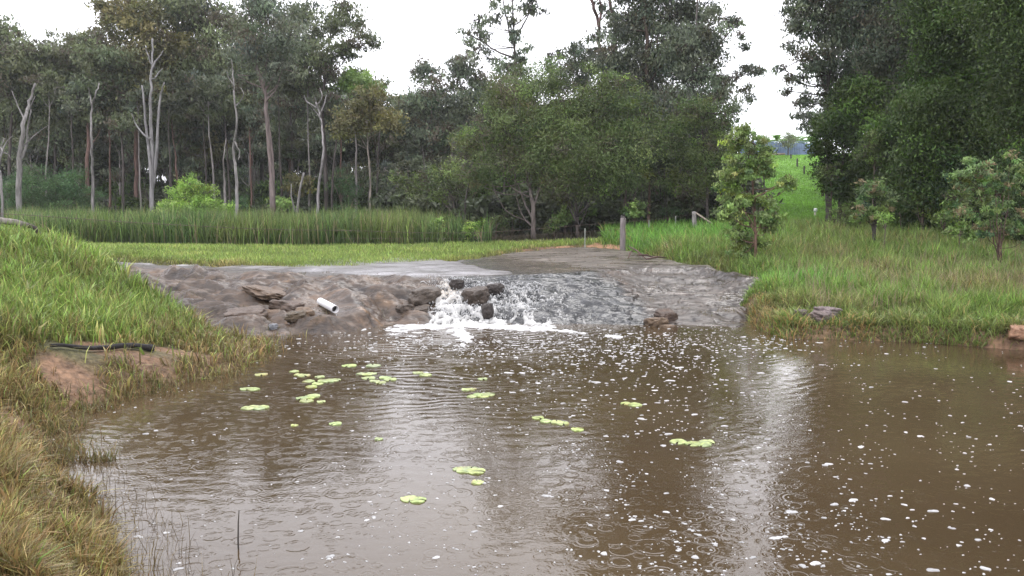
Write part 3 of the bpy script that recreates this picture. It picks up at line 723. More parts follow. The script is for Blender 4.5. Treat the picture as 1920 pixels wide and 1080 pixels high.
def post(px, top, bot, d, wpx, label, cat='post', col=(.24, .21, .20), split=True, group=None, zbase=None, lean=0):
    b = at(px, bot, d); t_ = at(px + lean, top, d); r = wpx / 2 * d / FPX
    gz = max(tz(b[0], b[1]), -.1); base = np.array([b[0], b[1], min(b[2], gz + .05) - .15 if zbase is None else zbase])
    root = empty('fence_post', (b[0], b[1], b[2])); g = Geo()
    pts = [base + (t_ - base) * s + RNG.normal(0, r * .06, 3) for s in np.linspace(0, 1, 9)]
    g.tube(pts, [r * k for k in (1.05, 1.02, 1, .98, 1.0, .96, .95, .93, .9)], 14, col, rough=.12, seed=px)
    child('post_shaft', g, M_WOOD, root)
    if split:
        g = Geo(); tt = pts[-1]
        for k in range(5):
            a = k * 1.3; o_ = np.array([math.cos(a), math.sin(a), 0]) * r * .55
            g.tube([tt + o_ - [0, 0, .05], tt + o_ + [0, 0, .02 + .035 * (k % 3)]], [r * .42, r * .2], 6, np.array(col) * .45)
        child('charred_top', g, M_WOOD, root)
    return tag(root, label, cat, group)
post(1168, 408, 474, 26, 11, 'weathered grey round timber post standing on the rock shelf', col=(.19, .165, .16))
r2 = post(1302, 397, 432, 31, 9, 'grey timber strainer post with a slanting brace before the dark trees', col=(.25, .23, .22), split=False)
g = Geo(); a = at(1303, 398, 31); b = at(1336, 420, 30.4); g.tube([a, b], [.035, .03], 8, (.30, .25, .20)); child('brace', g, M_WOOD, r2)
for px, top, bot, d, lab in [(1097, 428, 468, 28, 'thin pale steel picket in the grass by the red dirt'), (1267, 405, 436, 31.5, 'thin grey steel picket left of the braced post'), (1217, 412, 438, 32, 'short wooden picket among the trunks left of the braced post')]:
    post(px, top, bot, d, 2.2, lab, col=(.30, .32, .28), split=False, group='pickets of the paddock fence')
for px, top, bot, d, lab in [(1495, 297, 313, 78, 'dark fence post higher on the green hill'), (1508, 311, 324, 70, 'dark fence post lower on the green hill near the right trees'), (1483, 289, 297, 86, 'tiny dark post right under the blue fence'),
                              (1500, 413, 424, 36, 'short dark stump post at the foot of the green hill'), (1557, 406, 418, 36, 'reddish brown stub post beside the right trees trunk')]:
    post(px, top, bot + 3, d, 3.2 if d > 60 else 4, lab, col=(.05, .042, .038), split=False, group='posts up the green hill')
# white capped marker
p = at(1528, 405, 41); root = empty('marker_post', tuple(p)); g = Geo()
p = p + [0, 0, .2]; g.tube([p + [0, 0, -.7], p + [0, 0, .02]], [.055, .05], 10, (.7, .66, .55)); child('stake', g, M_WOOD, root)
g = Geo(); g.tube([p + [.01, 0, .0], p + [.01, 0, .06], p + [.02, 0, .16], p + [.02, 0, .2]], [.07, .095, .09, .04], 12, (.85, .85, .85)); child('cap', g, M_PVC, root)
tag(root, 'small white capped marker stake low on the green hill', 'marker')
# wires: left rail post to the stump post
def wire(pts, r, label, col=(.09, .06, .045)):
    g = Geo(); P = smooth_path(pts, 8); g.tube(P, [r] * len(P), 5, col, cap=False)
    L_ = np.linalg.norm(P[-1] - P[0]); 
    for k in range(int(L_ / .3)):
        t = (k + .5) / int(L_ / .3) * (len(P) - 1); i = int(t); q = P[i] + (P[min(i + 1, len(P) - 1)] - P[i]) * (t - i)
        g.tube([q + [0, -.02, -.03], q + [0, .02, .03]], [r * .8, r * .6], 4, col)
    tag(link('fence_wire', g.mesh('fence_wire', M_METAL)), label, 'wire', 'barbed wires of the creek fence')
wire([at(-60, 398, 12.6), at(60, 404, 13.2), at(200, 414, 14), at(300, 420, 15), at(500, 430, 17), at(640, 432, 19), at(900, 436, 22.5), at(1165, 416, 26)], .0045, 'long upper barbed wire from the left bank to the grey post')
wire([at(640, 447, 19), at(900, 446, 22.5), at(1165, 430, 26)], .003, 'lower sagging barbed wire before the reeds')
wire([at(1170, 416, 26), at(1240, 410, 29), at(1302, 402, 31)], .004, 'wire from the grey post to the braced post')
# fallen rail at upper left
g = Geo(); P = [at(-60, 404, 12.4), at(0, 414, 12.6), at(30, 417, 12.8), at(52, 423, 13.0)]; g.tube(P, [.05, .052, .05, .042], 10, (.20, .18, .16), rough=.15)
P = [at(50, 421, 13.0), at(66, 428, 13.0), at(74, 438, 13.0), at(78, 452, 13.1)]; g.tube(P, [.035, .035, .03, .02], 8, (.05, .04, .035), rough=.2)
tag(link('fallen_rail', g.mesh('fallen_rail', M_WOOD)), 'old grey split rail with a broken dark end in the grass at far left', 'fence rail')
# black pole on the left bank
g = Geo(); P = smooth_path([hit(95, 658), hit(160, 661), hit(225, 657), hit(260, 657), hit(290, 661)], 5, .003)
P[:, 2] = [tz(q[0], q[1]) + .05 for q in P]; DIRT += [(tuple(P[k][:2] + [0, -.12]), .34, .24) for k in (4, 8, 12, 16, 19)]
g.tube(P, np.linspace(.018, .040, len(P)), 9, (.022, .02, .02), rough=.25); tag(link('burnt_log', g.mesh('burnt_log', M_WOOD)), 'thin black burnt log lying on the bare clay of the left bank', 'log')
# twigs on the shelf near the stump post
g = Geo(); zz = .72
for a, b in (((1180, 462), (1212, 486)), ((1195, 478), (1230, 484)), ((1212, 486), (1250, 483)), ((1185, 470), (1178, 484))):
    p, q = onz(*a, .85), onz(*b, .74); g.tube([p, (p + q) / 2 + [0, 0, .04], q], [.02, .025, .012], 6, (.10, .06, .05))
tag(link('fallen_twigs', g.mesh('fallen_twigs', M_BARK)), 'dead reddish twigs lying right of the grey post on the rock', 'branch')
# stick standing in the pool
g = Geo(); p = onz(447, 1030); g.tube([p - [0, 0, .3], p + [0, 0, .05], p + [.005, 0, .17], p + [.012, 0, .24]], [.005, .005, .004, .003], 6, (.04, .035, .03))
tag(link('water_stick', g.mesh('water_stick', M_WOOD)), 'thin dark stick standing upright in the near left water', 'stick')

# blue corrugated fence on the hill
root = empty('metal_fence', at(1480, 290, 92)); zb = at(1480, 293, 92)[2]
xs = [at(px, 280, 92)[0] for px in (1384, 1400, 1416, 1432, 1448, 1464, 1480, 1496, 1512, 1528, 1544)]
for i in range(len(xs) - 1):
    x = np.linspace(xs[i], xs[i + 1] + .004, 36); yv = 92 + .03 * (i % 2) + .05 * np.sign(np.sin(x * 2 * np.pi / .2)) ; top = zb + 1.62 - .02 * i
    v = np.concatenate([np.c_[x, yv, np.full(len(x), zb - .5)], np.c_[x, yv, np.full(len(x), top)], np.c_[x, yv + .02, np.full(len(x), top)], np.c_[x, yv + .02, np.full(len(x), zb - .5)]])
    n = len(x); f = [(k * n + j, k * n + j + 1, (k + 1) * n + j + 1, (k + 1) * n + j) for k in range(3) for j in range(n - 1)]
    g = Geo(); g.add(v, f, np.array([.20, .26, .42]) * (1 + .12 * ((i * 7) % 3 - 1))); child('fence_panel', g, M_METAL, root, False)
g = Geo(); g.tube([(xs[0], 91.93, zb + 1.66), (xs[-1], 92.3, zb + 1.6)], [.04, .04], 4, (.24, .29, .42)); child('top_rail', g, M_METAL, root)
g = Geo(); g.tube([(xs[0], 91.6, zb + .05), (at(1470, 290, 92)[0], 91.6, zb + .22)], [.12, .12], 4, (.28, .22, .18)); child('sleeper', g, M_WOOD, root)
tag(root, 'blue corrugated metal fence at the top of the green hill', 'fence')
print('objects ready')
#FOLIAGE
# ------------------------------------------------------------------ foliage kit
def leaves(C, size, ratio, cols, rng, droop=0., flat=0.):
    """C (n,3) centres -> diamond leaves; cols (n,3)"""
    n = len(C)
    a = rng.normal(0, 1, (n, 3)); a[:, 2] -= droop * 1.6; a[:, 2] *= (1 - flat)
    a /= np.linalg.norm(a, axis=1)[:, None] + 1e-9
    r = rng.normal(0, 1, (n, 3)); r[:, 2] *= (1 - flat)
    b = np.cross(a, r); b /= np.linalg.norm(b, axis=1)[:, None] + 1e-9
    L_ = (size * rng.uniform(.65, 1.35, n))[:, None]; Wd = L_ / ratio
    m = C + a * L_ * .08
    v = np.stack([C - a * L_ * .5, m + b * Wd * .5, C + a * L_ * .5, m - b * Wd * .5], 1).reshape(-1, 3)
    f = np.arange(n * 4).reshape(n, 4)
    return v, f, np.repeat(cols, 4, axis=0)
STY = {  # leaf colour, spread, leaf length in photo px, ratio, droop
    'gum':    dict(c=(.120, .142, .070), v=.016, L=9.0, ratio=2.6, droop=.7, cl=.30),
    'gumgrey':dict(c=(.135, .162, .105), v=.024, L=9.0, ratio=2.6, droop=.8, cl=.30),
    'olive':  dict(c=(.160, .155, .062), v=.022, L=9.0, ratio=2.4, droop=.4, cl=.30),
    'bright': dict(c=(.20, .30, .085), v=.030, L=9.0, ratio=2.2, droop=.2, cl=.30),
    'acacia': dict(c=(.116, .160, .052), v=.024, L=7.5, ratio=3.4, droop=.3, cl=.34),
    'dark':   dict(c=(.060, .098, .024), v=.014, L=9.5, ratio=2.8, droop=.4, cl=.34),
    'deep':   dict(c=(.080, .094, .052), v=.010, L=10., ratio=2.6, droop=.5, cl=.36),
    'feather':dict(c=(.075, .140, .050), v=.018, L=7.0, ratio=5.0, droop=.2, cl=.30),
    'lime':   dict(c=(.23, .36, .075), v=.030, L=8.0, ratio=4.0, droop=-.2, cl=.28),
    'sapling':dict(c=(.19, .265, .085), v=.040, L=10., ratio=2.4, droop=.6, cl=.20),
    'pink':   dict(c=(.150, .225, .078), v=.045, L=10., ratio=3.2, droop=.3, cl=.22),
}
def crown(blobs, sty, s, rng, dens=1.0, Lk=1.0):
    """blobs: list of (centre(3), radius m); s = metres per photo pixel at the tree"""
    S = STY[sty]; Lf = S['L'] * s * Lk * .76; C = []; K = []; tw = []
    for (c, r) in blobs:
        c = np.asarray(c, float); sm = r < 17 * s; r = r * (1.35 if sm else 1.12); nc = max(4, int(dens * 17 * (r / (30 * s)) ** 1.6)); rc = max(r * S['cl'], 5 * s)
        for i in range(nc):
            d = rng.normal(0, 1, 3); d /= np.linalg.norm(d); q = c + d * r * rng.random() ** .42 * [1, 1, .82]
            rr = rc * rng.uniform(.6, 1.35); n = int(64 * (rr / (9 * s)) ** 1.5 * dens ** .5) + (10 if sm else 16)
            pts = q + rng.normal(0, 1, (n, 3)) * rr * (.95 if sm else .78) * [1, 1, .66]
            k = np.array(S['c']) * math.exp(rng.normal(0, .34)) + rng.normal(0, S['v'] * .35, 3)
            if sty == 'pink' and rng.random() < .16: k = np.array([.27, .22, .12])
            if sty in ('acacia', 'gum', 'gumgrey') and rng.random() < .14: k = np.array([.125, .105, .07]) * rng.uniform(.6, 1.1)
            if sty in ('acacia', 'sapling', 'dark') and rng.random() < .08: k = k * [1.6, 1.75, 1.2]
            C.append(pts); K.append(np.clip(k + rng.normal(0, S['v'] * .8, (n, 1)) * [1, 1.1, .5], .008, .6))
            if rng.random() < .35: tw.append((c, q))
    C = np.concatenate(C); K = np.concatenate(K)
    return leaves(C, Lf, S['ratio'], K, rng, S['droop']), tw
TREES = 0
def tree(name, label, px, base, d, path, blobs, sty='gum', r0=.16, bark=(.11, .095, .085), dens=1., depth=.8, cat='tree', group=None, Lk=1., minr=.03, extra=None, seed=None):
    """path: trunk way points in photo pixels (px,row[,dd]); blobs: (px,row,r[,dd]) in photo pixels at distance d"""
    global TREES; TREES += 1
    rng = np.random.default_rng(100 + TREES if seed is None else seed); s = d / FPX
    b = at(px, base, d); gz = tz(b[0], b[1]); b0 = np.array([b[0], d, gz - .15])
    root = empty(name, (b[0], d, gz)); off = np.array(root.location)
    P = [b0] + [at(q[0], q[1], d + (q[2] if len(q) > 2 else rng.normal(0, .25))) for q in path]
    P = smooth_path(P, 5, r0 * .12, rng); n = len(P)
    r0 = r0 * (.66 if r0 > .1 else 1)
    rad = np.maximum(r0 * (1 - np.linspace(0, 1, n) * .78), minr); rad[0] *= 1.35
    g = Geo(); g.tube(P, rad, 9, bark, rough=.1, seed=TREES)
    B = []
    for q in blobs:
        r = q[2] * s; dd = q[3] if len(q) > 3 else rng.uniform(-1, 1) * depth * r
        B.append((at(q[0], q[1], d + dd), r))
    tw = []
    if B:
        (v, f, c), tw = crown(B, sty, s, rng, dens, Lk)
        v = v - off; me = mk_mesh('crown', v, f, M_LEAF, c); link('crown', me, root)
        for (c_, r) in B:                                   # limbs from the trunk to every mass of leaves
            k = np.argmin(np.linalg.norm(P[n // 5:] - (c_ - [0, 0, r * 1.6]), axis=1)) + n // 5; k = max(1, k)
            a = P[k]; L_ = np.linalg.norm(c_ - a)
            if L_ < .3: continue
            mid = a + (c_ - a) * .5 + [0, 0, -L_ * .10] + rng.normal(0, L_ * .05, 3)
            Q = smooth_path([a, mid, c_], 4); ra = min(rad[k] * .5, .012 + L_ * .016, r0 * .42); g.tube(Q, np.linspace(ra, max(ra * .3, minr * .4), len(Q)), 6, bark)
        for (a, q) in tw:
            mid = (a + q) / 2 + rng.normal(0, .06, 3) * np.linalg.norm(q - a)
            g.tube([a, mid, q], [s * 1.0, s * .8, s * .4], 3, bark, cap=False)
    if extra:                                               # bare limbs: lists of (px,row)
        for e in extra:
            Q = smooth_path([at(q[0], q[1], d + rng.normal(0, .15)) for q in e[1]], 5, .01, rng)
            k = np.argmin(np.linalg.norm(P - Q[0], axis=1)); Q[0] = P[k]
            g2 = Geo(); g2.tube(Q, np.linspace(e[0] * s * .68, max(e[0] * s * .25, s * .5), len(Q)), 7, bark, rough=.1)
            me = g2.mesh('limb', M_BARK); co = np.empty(len(me.vertices) * 3, np.float32); me.vertices.foreach_get('co', co)
            me.vertices.foreach_set('co', (co.reshape(-1, 3) - off).astype(np.float32).ravel()); me.update(); link('limb', me, root)
    me = g.mesh('trunk', M_BARK); co = np.empty(len(me.vertices) * 3, np.float32); me.vertices.foreach_get('co', co)
    me.vertices.foreach_set('co', (co.reshape(-1, 3) - off).astype(np.float32).ravel()); me.update(); link('trunk', me, root)
    return tag(root, label, cat, group)
GHOST = (.20, .187, .18); PINKB = (.19, .15, .14); DARKB = (.075, .062, .057); REDB = (.14, .085, .07); GREYB = (.21, .19, .18)

# --- standing dead and pale trunks at the left, just behind the reeds
tree('dead_tree', 'pale dead forked trunk leaning right near the left edge', 32, 412, 42, [(36, 320), (44, 235), (56, 190), (66, 156)], [], r0=.24, bark=GHOST, minr=.05,
     extra=[(4, [(40, 300), (50, 270), (52, 240), (58, 205)]), (2.5, [(46, 225), (34, 200), (22, 170)]), (2, [(50, 215), (62, 190), (66, 180)]), (2, [(38, 280), (56, 262), (70, 250), (90, 235)])])
tree('dead_tree', 'short pale dead trunk with bare twigs cut by the left edge', 3, 412, 42, [(2, 340), (-2, 300), (8, 260)], [], r0=.12, bark=GHOST, minr=.03,
     extra=[(2.5, [(0, 300), (10, 270), (24, 255)]), (2, [(4, 285), (16, 290), (22, 300)])])
tree('dead_tree', 'slender straight pale dead trunk with a bent top left of the reeds bush', 173, 408, 44, [(174, 330), (171, 260), (172, 205), (178, 180), (186, 156)], [], r0=.13, bark=GHOST, minr=.03,
     extra=[(2, [(172, 200), (169, 180), (166, 165)])])
tree('dead_tree', 'tall silver dead tree with several upright stems', 285, 402, 46, [(284, 340), (284, 260), (283, 180), (285, 110), (286, 72)], [], r0=.21, bark=(.225, .215, .215), minr=.05,
     extra=[(5, [(286, 370), (281, 300), (274, 240), (270, 190), (266, 160)]), (5, [(287, 350), (293, 290), (297, 220), (301, 180), (308, 155)]), (3, [(279, 262), (268, 250), (256, 235), (247, 213)]),
            (3, [(284, 130), (292, 115), (300, 105), (306, 95)]), (2.5, [(283, 120), (278, 105), (273, 92)]), (2, [(288, 150), (298, 135), (306, 128)])])
tree('dead_tree', 'thin twisted pale dead tree with a wavy forked top', 445, 448, 34, [(444, 400), (443, 330), (438, 280), (444, 240), (440, 190), (437, 140), (434, 112)], [], r0=.12, bark=GHOST, minr=.02,
     extra=[(2, [(441, 200), (450, 190), (457, 178), (452, 165)]), (2, [(442, 270), (449, 285), (447, 300)]), (1.6, [(439, 160), (430, 148), (426, 135)])])
tree('dead_tree', 'leaning broken pale stub behind the reeds', 553, 412, 42, [(560, 370), (570, 324)], [], r0=.13, bark=GHOST, minr=.06, extra=[(3, [(556, 405), (547, 370), (546, 345)])])
tree('dead_tree', 'grey bare tree curving up to a spray of dead twigs', 592, 412, 42, [(598, 350), (606, 290), (603, 235), (597, 205), (590, 182)], [], r0=.12, bark=(.27, .25, .25), minr=.02,
     extra=[(2.2, [(600, 215), (608, 195), (612, 178)]), (1.8, [(597, 205), (585, 196), (575, 190), (570, 178)]), (1.6, [(604, 230), (596, 215), (588, 205)]), (1.5, [(598, 195), (604, 180), (600, 165)])])
tree('dead_tree', 'thin bare grey sapling between the two tallest pale trees', 420, 402, 48, [(421, 340), (419, 300), (424, 260)], [], r0=.09, bark=GREYB, minr=.03)
tree('gum_tree', 'tall gum with a streaky pink grey trunk behind the reeds', 512, 414, 44, [(510, 330), (502, 240), (494, 165), (478, 110), (470, 60)],
     [(492, 40, 42), (522, 70, 40), (462, 92, 34), (480, 5, 36), (540, 30, 34), (446, 140, 26), (530, 130, 30), (500, 110, 30)], 'gumgrey', r0=.26, bark=PINKB, dens=.6, minr=.05,
     extra=[(7, [(512, 400), (509, 340), (503, 270), (497, 200)]), (4, [(494, 175), (508, 150), (520, 130)]), (4, [(492, 160), (480, 130), (460, 105), (440, 88)]), (3, [(498, 190), (512, 175), (522, 160)])])

# --- living trees of the left forest edge
tree('gum_tree', 'dark gum with rounded crown at the far left edge', 12, 408, 52, [(18, 300), (22, 200), (20, 130)], [(22, 120, 44), (62, 100, 40), (40, 180, 46), (-8, 100, 46), (70, 160, 38), (10, 220, 36), (30, 75, 22), (-30, 60, 40)], 'gum', dens=.68, r0=.2, bark=DARKB, Lk=1.1)
tree('gum_tree', 'dark gum with broad crown left of the slender dead trunk', 105, 408, 54, [(104, 300), (112, 200), (118, 130)], [(118, 92, 38), (150, 118, 42), (96, 150, 42), (140, 180, 44), (92, 100, 24), (172, 190, 34), (125, 225, 34)], 'gum', dens=.68, r0=.2, bark=DARKB, Lk=1.1)
tree('gum_tree', 'gum with dark red trunk and low rounded crown', 166, 408, 50, [(164, 320), (168, 220), (180, 150)], [(196, 112, 38), (172, 82, 30), (214, 168, 42), (168, 160, 34), (232, 120, 30), (195, 215, 34)], 'gum', dens=.68, r0=.24, bark=REDB, Lk=1.1)
tree('gum_tree', 'tall leafy gum rising above the silver dead tree', 255, 406, 52, [(256, 300), (252, 200), (250, 110), (245, 40)], [(238, 34, 40), (284, 46, 44), (264, 100, 46), (206, 58, 28), (322, 88, 38), (204, 22, 24), (230, 140, 40), (300, 130, 36), (190, 12, 16), (240, -12, 30), (275, 180, 34), (228, 205, 30)], 'olive', dens=.68, r0=.24, bark=REDB, Lk=1.05)
tree('gum_tree', 'tall dark gum left of the pink trunk gum', 345, 404, 54, [(350, 300), (356, 200), (360, 110), (362, 40)], [(366, 36, 46), (326, 8, 40), (398, 62, 40), (356, 116, 46), (404, 22, 28), (296, -14, 28), (330, 170, 40), (386, 150, 42), (414, 100, 26), (360, 215, 40), (340, -30, 40)], 'gum', dens=.68, r0=.24, bark=DARKB, Lk=1.05)
tree('gum_tree', 'spreading gum at the right end of the tall left stand', 612, 404, 50, [(610, 300), (604, 200), (612, 110), (620, 60)], [(590, 48, 38), (636, 38, 34), (660, 88, 32), (622, 112, 40), (686, 76, 15), (570, 108, 36), (648, 22, 16), (602, 160, 38), (566, 22, 24), (695, 80, 10), (668, 40, 16), (550, 160, 34)], 'gum', dens=.68, r0=.24, bark=DARKB, Lk=1.0,
     extra=[(3, [(612, 120), (640, 100), (665, 85), (690, 80)])])
tree('gum_tree', 'slim gum between the pink trunk gum and the spreading gum', 545, 404, 54, [(548, 300), (545, 200), (540, 120)], [(548, 70, 36), (536, 120, 36), (560, 180, 36), (520, 190, 30), (545, 230, 30)], 'gumgrey', dens=.68, r0=.18, bark=DARKB)
tree('gum_tree', 'gum with yellowish domed crown right of the bare grey tree', 693, 406, 44, [(694, 330), (689, 270), (688, 225)], [(690, 210, 34), (655, 225, 30), (724, 222, 26), (700, 178, 24), (672, 190, 26), (640, 245, 18), (735, 240, 16)], 'olive', r0=.11, bark=(.22, .19, .16), dens=.85)
tree('gum_tree', 'bright green domed tree behind the yellowish one', 668, 406, 50, [(668, 300), (666, 200)], [(662, 152, 26), (690, 152, 24), (645, 168, 20), (676, 178, 26), (705, 175, 18), (655, 140, 12)], 'bright', r0=.14, bark=GREYB)
tree('gum_tree', 'dark sloping gum at the right end of the left forest', 728, 404, 56, [(728, 300), (726, 230)], [(722, 196, 26), (744, 216, 22), (732, 250, 34), (700, 270, 40), (752, 280, 26), (712, 160, 16), (690, 230, 30), (725, 310, 34)], 'gum', dens=.68, r0=.2, bark=DARKB, Lk=1.1)
for i, (px, top, dd, r, lab) in enumerate([(128, 150, 58, .16, 'plain dark trunk gum behind the dead slender trunk'), (232, 230, 60, .2, 'thick dark trunk gum left of the silver dead tree'), (322, 220, 57, .22, 'dark gum just right of the silver dead tree'),
                                  (395, 180, 60, .2, 'dark gum far behind the thin bare sapling'), (470, 200, 58, .2, 'dark gum between the two tallest living trees'), (628, 220, 56, .18, 'gum with mid brown trunk under the spreading crown'), (52, 240, 60, .2, 'dark gum behind the leaning dead trunk')]):
    bl = [(px + RNG.uniform(-34, 34), top + RNG.uniform(-20, 70), RNG.uniform(28, 40)) for k in range(7)]
    tree('gum_tree', lab, px, 402, dd, [(px + RNG.uniform(-4, 4), 300), (px + RNG.uniform(-8, 8), top + 30)], bl, 'deep' if i % 2 else 'gum', dens=.6, r0=r, bark=[DARKB, REDB, GREYB][i % 3], Lk=1.15)
for i, (px, top, dd, lab) in enumerate([(88, 170, 50, 'thin grey trunk left of the slender dead trunk'), (138, 210, 49, 'thin dark trunk just left of the slender dead trunk'), (205, 190, 51, 'slim dark trunk right of the slender dead trunk'), (228, 230, 48, 'slim reddish trunk left of the silver dead tree'),
                                  (266, 200, 50, 'slim grey trunk touching the left side of the silver dead tree'), (318, 180, 49, 'slim grey trunk right of the silver dead tree'), (333, 220, 52, 'thin dark trunk above the lime bush'), (384, 170, 50, 'thin reddish trunk right of the lime bush'), (402, 190, 49, 'grey trunk left of the thin twisted dead tree'),
                                  (432, 210, 51, 'dark trunk touching the thin twisted dead tree'), (470, 230, 50, 'slim dark trunk right of the thin twisted dead tree'), (532, 170, 50, 'dark trunk right of the pink trunk gum'), (578, 150, 50, 'straight dark trunk left of the bare grey tree'), (622, 190, 49, 'grey trunk right of the bare grey tree'),
                                  (640, 220, 51, 'thin dark trunk left of the yellowish crown'), (710, 250, 50, 'thin dark trunk right of the yellowish tree trunk')]):
    j = RNG.uniform(-10, 10)
    tree('slender_tree', lab, px, 404, dd, [(px + j * .4 + RNG.uniform(-4, 4), 330), (px + j, 250), (px + j * 1.2, top)], [(px + j + RNG.uniform(-22, 22), top + RNG.uniform(-30, 20), RNG.uniform(16, 26)) for k in range(4)], ['gum', 'gumgrey', 'deep'][i % 3], dens=.6, r0=RNG.uniform(.09, .14), bark=[GREYB, DARKB, REDB, DARKB][i % 4])
for i, (px, py, r, dd, sty, lab) in enumerate([(60, 290, 26, 53, 'gumgrey', 'leafy mid height young gum behind the leaning dead trunk'), (150, 300, 24, 54, 'gum', 'young gum with leaf sprays left of the slender dead trunk'), (222, 285, 28, 53, 'gumgrey', 'young gum with leaf sprays left of the silver dead tree'),
      (330, 270, 30, 53, 'gumgrey', 'grey green young gum right of the silver dead tree'), (372, 300, 24, 54, 'gum', 'young gum above the lime bush'), (470, 290, 26, 53, 'gumgrey', 'young gum left of the pink trunk gum'), (560, 270, 30, 54, 'gum', 'young gum right of the pink trunk gum'), (628, 300, 28, 52, 'gumgrey', 'young gum right of the bare grey tree'),
      (665, 320, 24, 52, 'gum', 'young gum under the bright green crown'), (735, 350, 24, 50, 'gumgrey', 'young gum above the middle of the reeds')]):
    bl = [(px + RNG.uniform(-1, 1) * r, py + RNG.uniform(-1.5, 1.5) * r, r * RNG.uniform(.5, .8)) for k in range(6)]
    tree('young_gum', lab, px, 405, dd, [(px + RNG.uniform(-4, 4), 350), (px + RNG.uniform(-6, 6), py)], bl, sty, r0=.09, bark=GREYB, dens=.6)
# --- middle
tree('gum_tree', 'grey green gum left of the central sky gap edge', 806, 400, 52, [(804, 320), (808, 240), (812, 170)], [(798, 146, 26), (826, 176, 32), (790, 205, 32), (850, 140, 22), (818, 240, 42), (775, 250, 26), (770, 190, 16), (806, 126, 16), (850, 210, 30), (770, 300, 36), (830, 300, 40)], 'gumgrey', r0=.18, bark=GREYB, dens=.75)
tree('gum_tree', 'grey green gum with rounded top behind the wattles', 872, 400, 50, [(872, 300), (874, 200)], [(862, 122, 24), (890, 140, 26), (905, 180, 34), (870, 190, 30), (890, 240, 42), (848, 260, 34), (878, 108, 12)], 'gumgrey', r0=.18, bark=GREYB, dens=.85)
tree('gum_tree', 'very tall thin gum with sparse hanging leaves against the sky', 975, 440, 42, [(972, 300), (968, 180), (966, 90), (962, 20), (958, -60)],
     [(880, 54, 15), (900, 72, 16), (872, 84, 12), (908, 44, 13), (936, 14, 18), (926, 36, 14), (1004, 12, 16), (990, 24, 12), (958, 76, 18), (972, 100, 22), (952, 130, 26), (978, 148, 28), (925, -30, 26), (985, -45, 28), (950, -90, 30), (1000, -10, 12), (955, 40, 10), (918, 100, 14), (890, 98, 9)], 'gumgrey', r0=.17, bark=(.10, .085, .08), dens=.6, Lk=1.15, minr=.035,
     extra=[(3, [(967, 110), (930, 95), (900, 75), (875, 65)]), (3, [(965, 70), (985, 40), (1000, 5)]), (3, [(966, 90), (955, 60), (945, 10), (938, -30)])])
tree('gum_tree', 'gum with pale loose crown left of the reddish bare limbs', 1062, 426, 44, [(1062, 300), (1064, 180)], [(1048, 106, 18), (1078, 96, 20), (1100, 112, 30), (1028, 128, 18), (1062, 140, 30), (1125, 80, 20), (1090, 160, 34), (1035, 165, 24)], 'gumgrey', r0=.16, bark=GREYB, dens=.75)
tree('gum_tree', 'tall gum with bare reddish limbs crossing the top of the picture', 1128, 428, 46, [(1130, 300), (1134, 180), (1126, 90), (1122, 45), (1112, 8), (1096, -40)], [(1110, 100, 14), (1100, -110, 60), (1160, -130, 60), (1060, -90, 40), (1140, 20, 12), (1130, 8, 10), (1145, -180, 60)], 'gumgrey', r0=.26, bark=(.19, .12, .11), dens=.7, minr=.09,
     extra=[(8, [(1134, 160), (1152, 90), (1152, 40), (1144, 0), (1152, -50)]), (4, [(1122, 45), (1128, 20), (1124, -10), (1132, -40)])])
tree('gum_tree', 'massive leafy gum filling the top centre right', 1215, 424, 42, [(1214, 300), (1216, 200), (1212, 100), (1210, 0), (1208, -90)],
     [(1176, 66, 40), (1226, 24, 48), (1152, 118, 36), (1262, 88, 48), (1202, 136, 50), (1296, 36, 40), (1240, -60, 60), (1180, -20, 34), (1290, -80, 60), (1170, 180, 40), (1230, 200, 48), (1216, 260, 44), (1160, 40, 18), (1200, -140, 70), (1270, -180, 70), (1190, 330, 36)], 'gumgrey', r0=.28, bark=(.11, .08, .065), dens=.85)
tree('gum_tree', 'tall gum with loose outlying sprigs at the right of the central trees', 1293, 424, 40, [(1292, 340), (1293, 220), (1300, 120), (1306, 30), (1310, -60)],
     [(1298, 124, 44), (1330, 186, 34), (1290, 206, 46), (1318, 66, 34), (1338, 24, 16), (1346, 100, 22), (1370, 50, 14), (1382, 40, 12), (1396, 82, 9), (1392, 64, 8), (1400, 132, 14), (1414, 136, 9), (1424, 130, 7), (1384, 142, 10), (1362, 160, 16), (1400, 165, 9), (1376, 202, 16), (1404, 182, 8), (1352, 150, 18), (1362, 232, 14), (1310, -70, 50), (1340, -130, 60), (1330, 260, 30), (1300, 290, 34)], 'gumgrey', r0=.16, bark=(.16, .14, .13), dens=.9,
     extra=[(2.5, [(1294, 378), (1304, 366), (1318, 345), (1324, 322)]), (2, [(1294, 380), (1312, 372), (1330, 374)]), (2.5, [(1312, 130), (1345, 90), (1368, 60), (1385, 45)]), (2, [(1320, 190), (1360, 165), (1395, 138), (1420, 132)])])
# wattles, fine mid green foliage
tree('wattle_tree', 'broad mid green wattle with forked grey trunk', 1000, 446, 33, [(999, 390), (992, 350), (984, 300), (975, 230)], [(935, 145, 18), (975, 130, 16), (1020, 125, 14), (930, 230, 30), (865, 250, 16), (870, 330, 18), (1035, 250, 34), (958, 176, 40), (1006, 166, 44), (902, 256, 40), (936, 310, 44), (1000, 250, 52), (886, 320, 26), (950, 240, 40), (1024, 310, 44), (925, 200, 30), (880, 275, 24), (905, 350, 18), (860, 300, 16)], 'acacia', r0=.16, bark=(.15, .125, .115), dens=.68,
     extra=[(2.2, [(1001, 430), (978, 400), (966, 350), (970, 280)]), (1.6, [(1000, 420), (950, 395), (925, 350), (915, 300)]), (2, [(985, 300), (1000, 240), (1008, 190)]), (3.5, [(998, 410), (984, 380), (972, 350), (960, 310)]), (2.5, [(1002, 380), (1010, 350), (1018, 310)])])
